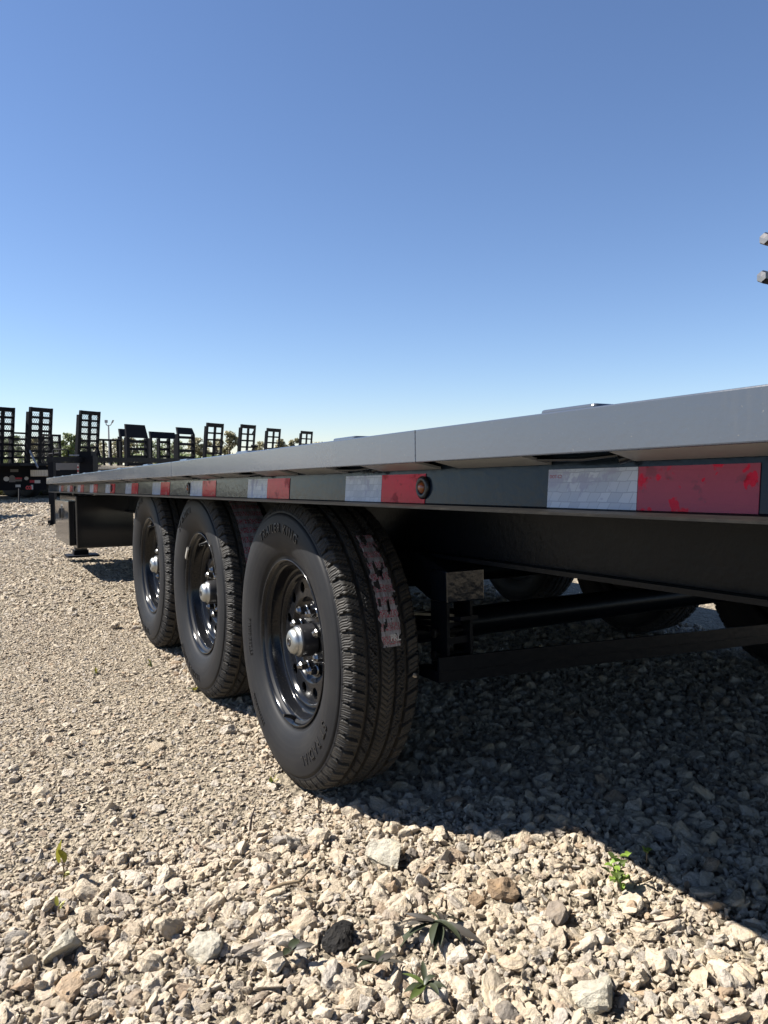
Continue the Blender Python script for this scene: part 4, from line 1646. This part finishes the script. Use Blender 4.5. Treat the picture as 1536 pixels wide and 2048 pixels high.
# ------------------------------------------------------------------ trees
def tree(px, D, top, wpx, mat, label, seed, airy=0.0, group='trees along the far edge of the yard'):
    r_ = random.Random(seed)
    b = bgpt(px, D)
    H = zat(top, D)
    rad = wpx*D/FPX/2
    t = empty('tree', (b.x, b.y, 0), label, 'tree', group)
    m = MB().tube([(0, 0, -0.2), (0.05, 0, H*0.35), (0.0, 0.06, H*0.8)], [0.05*H, 0.035*H, 0.012*H], 8)
    clumps = []
    nb = 16
    for i in range(nb):
        zz = H*(0.26+0.70*(i+r_.random())/nb)
        an = r_.uniform(0, 6.28)
        prof_ = math.sin(math.pi*min(1, max(0.05, (zz/H-0.16)/0.92)))**0.6
        rr = rad*prof_*r_.uniform(0.35, 0.95)
        c = Vector((rr*math.cos(an), rr*math.sin(an), zz))
        clumps.append((c, rad*r_.uniform(0.24, 0.46)))
        m.tube([(0.02, 0.02, max(H*0.2, zz-rr*0.6)), c*0.6+Vector((0, 0, zz*0.4-0.1)), c], [0.016*H, 0.01*H, 0.004*H], 5)
    m.build('trunk', M['bark'], t)
    m = MB()
    lv, lf = [], []
    nl = int(1700*(1-airy*0.5))
    ls = 0.075*H*0.65
    for i in range(nl):
        c, rr = clumps[r_.randrange(nb)]
        d = Vector((r_.gauss(0, 1), r_.gauss(0, 1), r_.gauss(0, 0.8)))
        p = c+d.normalized()*rr*(r_.random()**0.45)
        if p.z > H:
            p.z = H-r_.random()*0.3
        ax = Vector((r_.gauss(0, 1), r_.gauss(0, 1), r_.gauss(0, 1))).normalized()
        bx_ = ax.orthogonal().normalized()
        s_ = ls*r_.uniform(0.5, 1.1)
        k = len(lv)
        lv += [p-ax*s_, p+bx_*s_*0.6, p+ax*s_, p-bx_*s_*0.55]
        lf.append((k, k+1, k+2, k+3))
    m.add(lv, lf)
    m.build('crown', M[mat], t)
    return t


TR = [(18, 120, 872, 60, 'tree_leaf', 'dark green tree behind the two nearest ramps at the left edge', 0.0),
      (78, 130, 874, 56, 'tree_leaf2', 'olive tree seen through the second ramp from the left', 0.0),
      (145, 105, 867, 44, 'tree_leaf', 'rounded dark green tree standing clear left of the third mesh ramp', 0.0),
      (118, 125, 885, 40, 'tree_leaf', 'low dark tree left of the rounded green tree', 0.2),
      (182, 130, 880, 50, 'tree_leaf', 'dark tree hidden behind the third mesh ramp', 0.0),
      (222, 125, 877, 64, 'tree_leaf2', 'yellowish tree behind the light pole', 0.0),
      (256, 120, 874, 48, 'tree_leaf2', 'low olive tree left of the solid topped ramp', 0.0),
      (300, 130, 880, 56, 'tree_leaf', 'dark tree between the folding ramps', 0.2),
      (345, 125, 882, 60, 'tree_leaf', 'dark tree behind the wide folding ramp', 0.2),
      (398, 120, 876, 46, 'tree_leaf2', 'olive tree right of the narrow folding ramp', 0.0),
      (432, 130, 878, 44, 'tree_leaf2', 'olive tree behind the first grid ramp', 0.2),
      (459, 105, 863, 38, 'tree_leaf2', 'tall airy bare looking tree between the first two grid ramps', 0.6),
      (520, 125, 883, 36, 'tree_leaf2', 'small thin tree right of the second grid ramp', 0.4),
      (566, 120, 879, 36, 'tree_leaf2', 'bushy tree just right of the third grid ramp', 0.0),
      (590, 125, 877, 34, 'tree_leaf2', 'bushy tree just left of the farthest grid ramp', 0.1),
      (640, 125, 884, 50, 'tree_leaf2', 'low tree right of the farthest grid ramp', 0.1)]
for i, (px, D, top, wpx, mt, lab, airy) in enumerate(TR):
    tree(px, D, top, wpx, mt, lab, 100+i, airy)
# low scrub under them
lv, lf = [], []
r_ = random.Random(5)
for i in range(11000):
    px = r_.uniform(-900, 2400)
    D = r_.uniform(108, 135)
    b = bgpt(px, D)
    hmax = 2.1+1.2*noise.noise((px*0.02, 0, 0))
    p = b+UP*(r_.random()**0.8*hmax)
    ax = Vector((r_.gauss(0, 1), r_.gauss(0, 1), r_.gauss(0, 1))).normalized()
    bx_ = ax.orthogonal().normalized()
    s_ = r_.uniform(0.2, 0.5)
    k = len(lv)
    lv += [p-ax*s_, p+bx_*s_*0.6, p+ax*s_, p-bx_*s_*0.55]
    lf.append((k, k+1, k+2, k+3))
sb = MB().add(lv, lf).build('undergrowth', M['tree_leaf'], kind='stuff')

# rough grass behind the nearest trailer
lv, lf = [], []
for i in range(9000):
    px = r_.uniform(-160, 360)
    D = r_.uniform(20.0, 30.0)
    b = bgpt(px, D)
    h_ = r_.uniform(0.06, 0.24)
    d = Vector((r_.gauss(0, 0.5), r_.gauss(0, 0.5), 1)).normalized()
    sd_ = Vector((r_.gauss(0, 1), r_.gauss(0, 1), 0)).normalized()*r_.uniform(0.008, 0.025)
    k = len(lv)
    lv += [b-sd_, b+sd_, b+d*h_*0.6+sd_*0.7, b+d*h_+Vector((d.x, d.y, 0))*h_*0.4]
    lf.append((k, k+1, k+2, k+3))
MB().add(lv, lf).build('grass', M['grass'], kind='stuff')

# ------------------------------------------------------------------ weeds
def leaf(m, base, d, up, L, W, bend=0.4, fold=0.25, n=6, lobe=0.0):
    """one blade with a folded midrib, curving over"""
    d, up = Vector(d).normalized(), Vector(up).normalized()
    sd_ = d.cross(up).normalized()
    v, f = [], []
    p = Vector(base)
    dirv = d.copy()
    for i in range(n+1):
        t = i/n
        wdt = W*math.sin(math.pi*min(0.98, 0.10+0.88*t))**0.8*(1+lobe*math.sin(i*3.0))
        nrm = sd_.cross(dirv)
        v += [p-sd_*wdt/2+nrm*wdt*fold, p, p+sd_*wdt/2+nrm*wdt*fold]
        p = p+dirv*L/n
        dirv = (dirv-up*bend/n).normalized()
    for i in range(n):
        a0 = i*3
        f += [(a0, a0+1, a0+4, a0+3), (a0+1, a0+2, a0+5, a0+4)]
    m.add(v, f, True)


def weed(name, px, py, label, leaves, mats, cat='weed', stem=None, seed=1, zoff=0.012):
    x, y, D = ground_at(px, py)
    r_ = random.Random(seed)
    t = empty(name, (x, y, zg(x, y)+zoff), label, cat)
    if stem:
        MB().tube(stem, [0.0016]*len(stem), 6).build('stem', M['dry'], t)
    for i, (az, el, L, W, bend, base) in enumerate(leaves):
        m = MB()
        az, el = R(az+r_.uniform(-16, 16)), R(el+r_.uniform(-8, 10))
        L, W = L*r_.uniform(0.62, 1.2), W*r_.uniform(0.75, 1.1)
        base = (base[0]+r_.uniform(-.004, .004), base[1]+r_.uniform(-.004, .004), base[2]+r_.uniform(-.002, .003))
        bend = bend*r_.uniform(0.5, 1.7)
        d = (RGT*math.cos(az)+FWD*math.sin(az))*math.cos(el)+UP*math.sin(el)
        leaf(m, base, d, (UP+Vector((r_.uniform(-.5, .5), r_.uniform(-.5, .5), 0))).normalized(), L, W, bend, r_.uniform(0.12, 0.45))
        m.build('leaf', M[mats[i % len(mats)]], t)
    return t


r_ = random.Random(3)
# rosette with long dark leaves
lv = []
for i, (az, el, L, W) in enumerate([(-100, 10, .075, .021), (-70, 12, .062, .020), (-30, 22, .085, .019), (-42, 5, .075, .018), (10, 30, .06, .016), (175, 20, .085, .015),
                                    (160, 12, .075, .022), (205, 10, .085, .021), (-125, 15, .055, .017), (95, 60, .05, .016), (60, 50, .05, .015), (130, 45, .055, .014), (-85, 25, .05, .015), (190, 35, .06, .013)]):
    lv.append((az+r_.uniform(-14, 14), el*0.35+r_.uniform(-6, 8), L*1.22*r_.uniform(0.7, 1.15), W*0.85, r_.uniform(0.5, 1.0), (r_.uniform(-.006, .006), r_.uniform(-.006, .006), r_.uniform(0, .008))))
weed('rosette_weed', 878, 1900, 'wilted dark green rosette weed lying on the sunlit gravel', lv, ['leaf_dark', 'leaf_purple', 'leaf_purple', 'leaf_dark'], seed=2, zoff=0.020)
# bright seedling
lv = []
for i in range(24):
    h_ = 0.008+0.050*r_.random()
    lv.append((r_.uniform(0, 360), r_.uniform(10, 60), r_.uniform(.016, .026), r_.uniform(.011, .017), 0.7, (r_.uniform(-.018, .018), r_.uniform(-.016, .016), h_)))
weed('seedling', 1252, 1805, 'bright green leafy seedling in the gravel beside the shadow edge', lv, ['leaf_bright', 'leaf_bright', 'leaf_mid'], stem=[(0, 0, 0), (0.002, 0, 0.02), (0, 0.003, 0.045)], seed=4, zoff=0.012)
# small sprig in the shade edge
lv = [(20, 20, .016, .012, .5, (0, 0, .02)), (170, 25, .018, .013, .5, (0, 0, .022)), (80, 40, .014, .010, .5, (0, 0, .024))]
weed('seedling', 1311, 1752, 'tiny green sprig poking out at the edge of the shadow', lv, ['leaf_bright'], stem=[(0, 0, 0), (0, 0, .024)], seed=5, zoff=0.012)
# yellow-leaved stalk at left
lv = [(95, 72, .048, .032, .35, (0, 0, .045)), (170, 60, .036, .024, .5, (0, 0, .044)), (-20, 20, .018, .010, .4, (0, 0, .02)), (200, 20, .016, .009, .4, (0, 0, .018)), (30, 30, .014, .009, .4, (0, 0, .012))]
weed('seedling', 104, 1800, 'upright seedling with olive yellow leaves at the left edge of the loose stone', lv, ['leaf_olive', 'leaf_olive', 'leaf_olive', 'dry'], stem=[(0, 0, 0), (.002, 0, .02), (0, 0, .046)], seed=6, zoff=0.014)
lv = [(60, 50, .016, .010, .4, (0, 0, .010)), (140, 60, .016, .010, .4, (0, 0, .010)), (0, 30, .012, .008, .4, (0, 0, .006))]
weed('seedling', 93, 1880, 'tiny yellow sprig below the olive leaved seedling', lv, ['leaf_olive'], stem=[(0, 0, 0), (0, 0, .012)], seed=7, zoff=0.03)
# purple rosettes along the bottom
lv = [(a_, 18, .040, .015, .6, (0, 0, 0)) for a_ in (-95, -150, 170, 120, 60, 10)]
weed('rosette_weed', 575, 1965, 'small purplish weed left of the bottom centre of the gravel', lv, ['leaf_dark', 'leaf_purple', 'leaf_purple', 'leaf_purple'], seed=8, zoff=0.03)
lv = [(a_, 14, .042, .014, .6, (0, 0, 0)) for a_ in (172, 205, 20, -15, 80)]
weed('rosette_weed', 757, 1990, 'flat purple leaved weed at the bottom centre of the gravel', lv, ['leaf_purple', 'leaf_dark', 'leaf_purple'], seed=9, zoff=0.03)
lv = [(a_, e_*0.6, .036, .012, .7, (0, 0, 0)) for a_, e_ in ((90, 60), (20, 45), (160, 25), (200, 20), (-60, 25), (-110, 30), (-20, 35))]
weed('rosette_weed', 852, 2030, 'mid green serrated weed at the bottom edge below the wilted rosette', lv, ['leaf_dark', 'leaf_dark', 'leaf_mid'], seed=10, zoff=0.022)
for i, (px, py, lab) in enumerate(((296, 1335, 'faint green sprout on the packed grit left of the middle wheel'), (183, 1350, 'faint green sprout nearest the left edge of the packed grit'),
                                   (380, 1385, 'green sprout on the grit in front of the middle wheel'), (538, 1580, 'orange green sprout left of the rear tyre foot'))):
    lv = [(r_.uniform(0, 360), r_.uniform(30, 80), r_.uniform(.02, .035), .008, .4, (0, 0, 0)) for _ in range(5)]
    weed('sprout', px, py, lab, lv, ['leaf_olive', 'leaf_mid'], seed=20+i, zoff=0.004)
# twigs and straw
def twig(px, py, pts, r, mat, label):
    x, y, D = ground_at(px, py)
    o = MB().tube([RGT*p[0]+FWD*p[1]+UP*p[2] for p in pts], r, 6).build('twig', M[mat])
    o.location = (x, y, zg(x, y))
    tag(o, label, 'twig')
    return o


twig(1350, 1893, [(-.045, -.006, .026), (-.01, -.008, .030), (.015, -.004, .032), (.032, .006, .036), (.038, .022, .045)], [.0012, .0018, .002, .0018, .001], 'twig', 'thin curved dark twig on the sunlit stones near the right edge')
twig(580, 1820, [(-.05, -.012, .026), (-.02, 0, .032), (.01, .006, .034), (.03, .02, .05)], [.002, .0035, .003, .0015], 'dry', 'dry tan stalk lying across the loose stone')
twig(492, 1690, [(0, 0, .02), (.004, 0, .05), (.012, .01, .075)], [.003, .0024, .001], 'twig', 'short dead stem standing between two cream rocks')
twig(832, 1487, [(-.014, 0, .02), (0, .004, .024), (.012, 0, .022)], [.001, .0016, .0008], 'dry', 'bit of straw on the shaded ground beside the rear tyre')
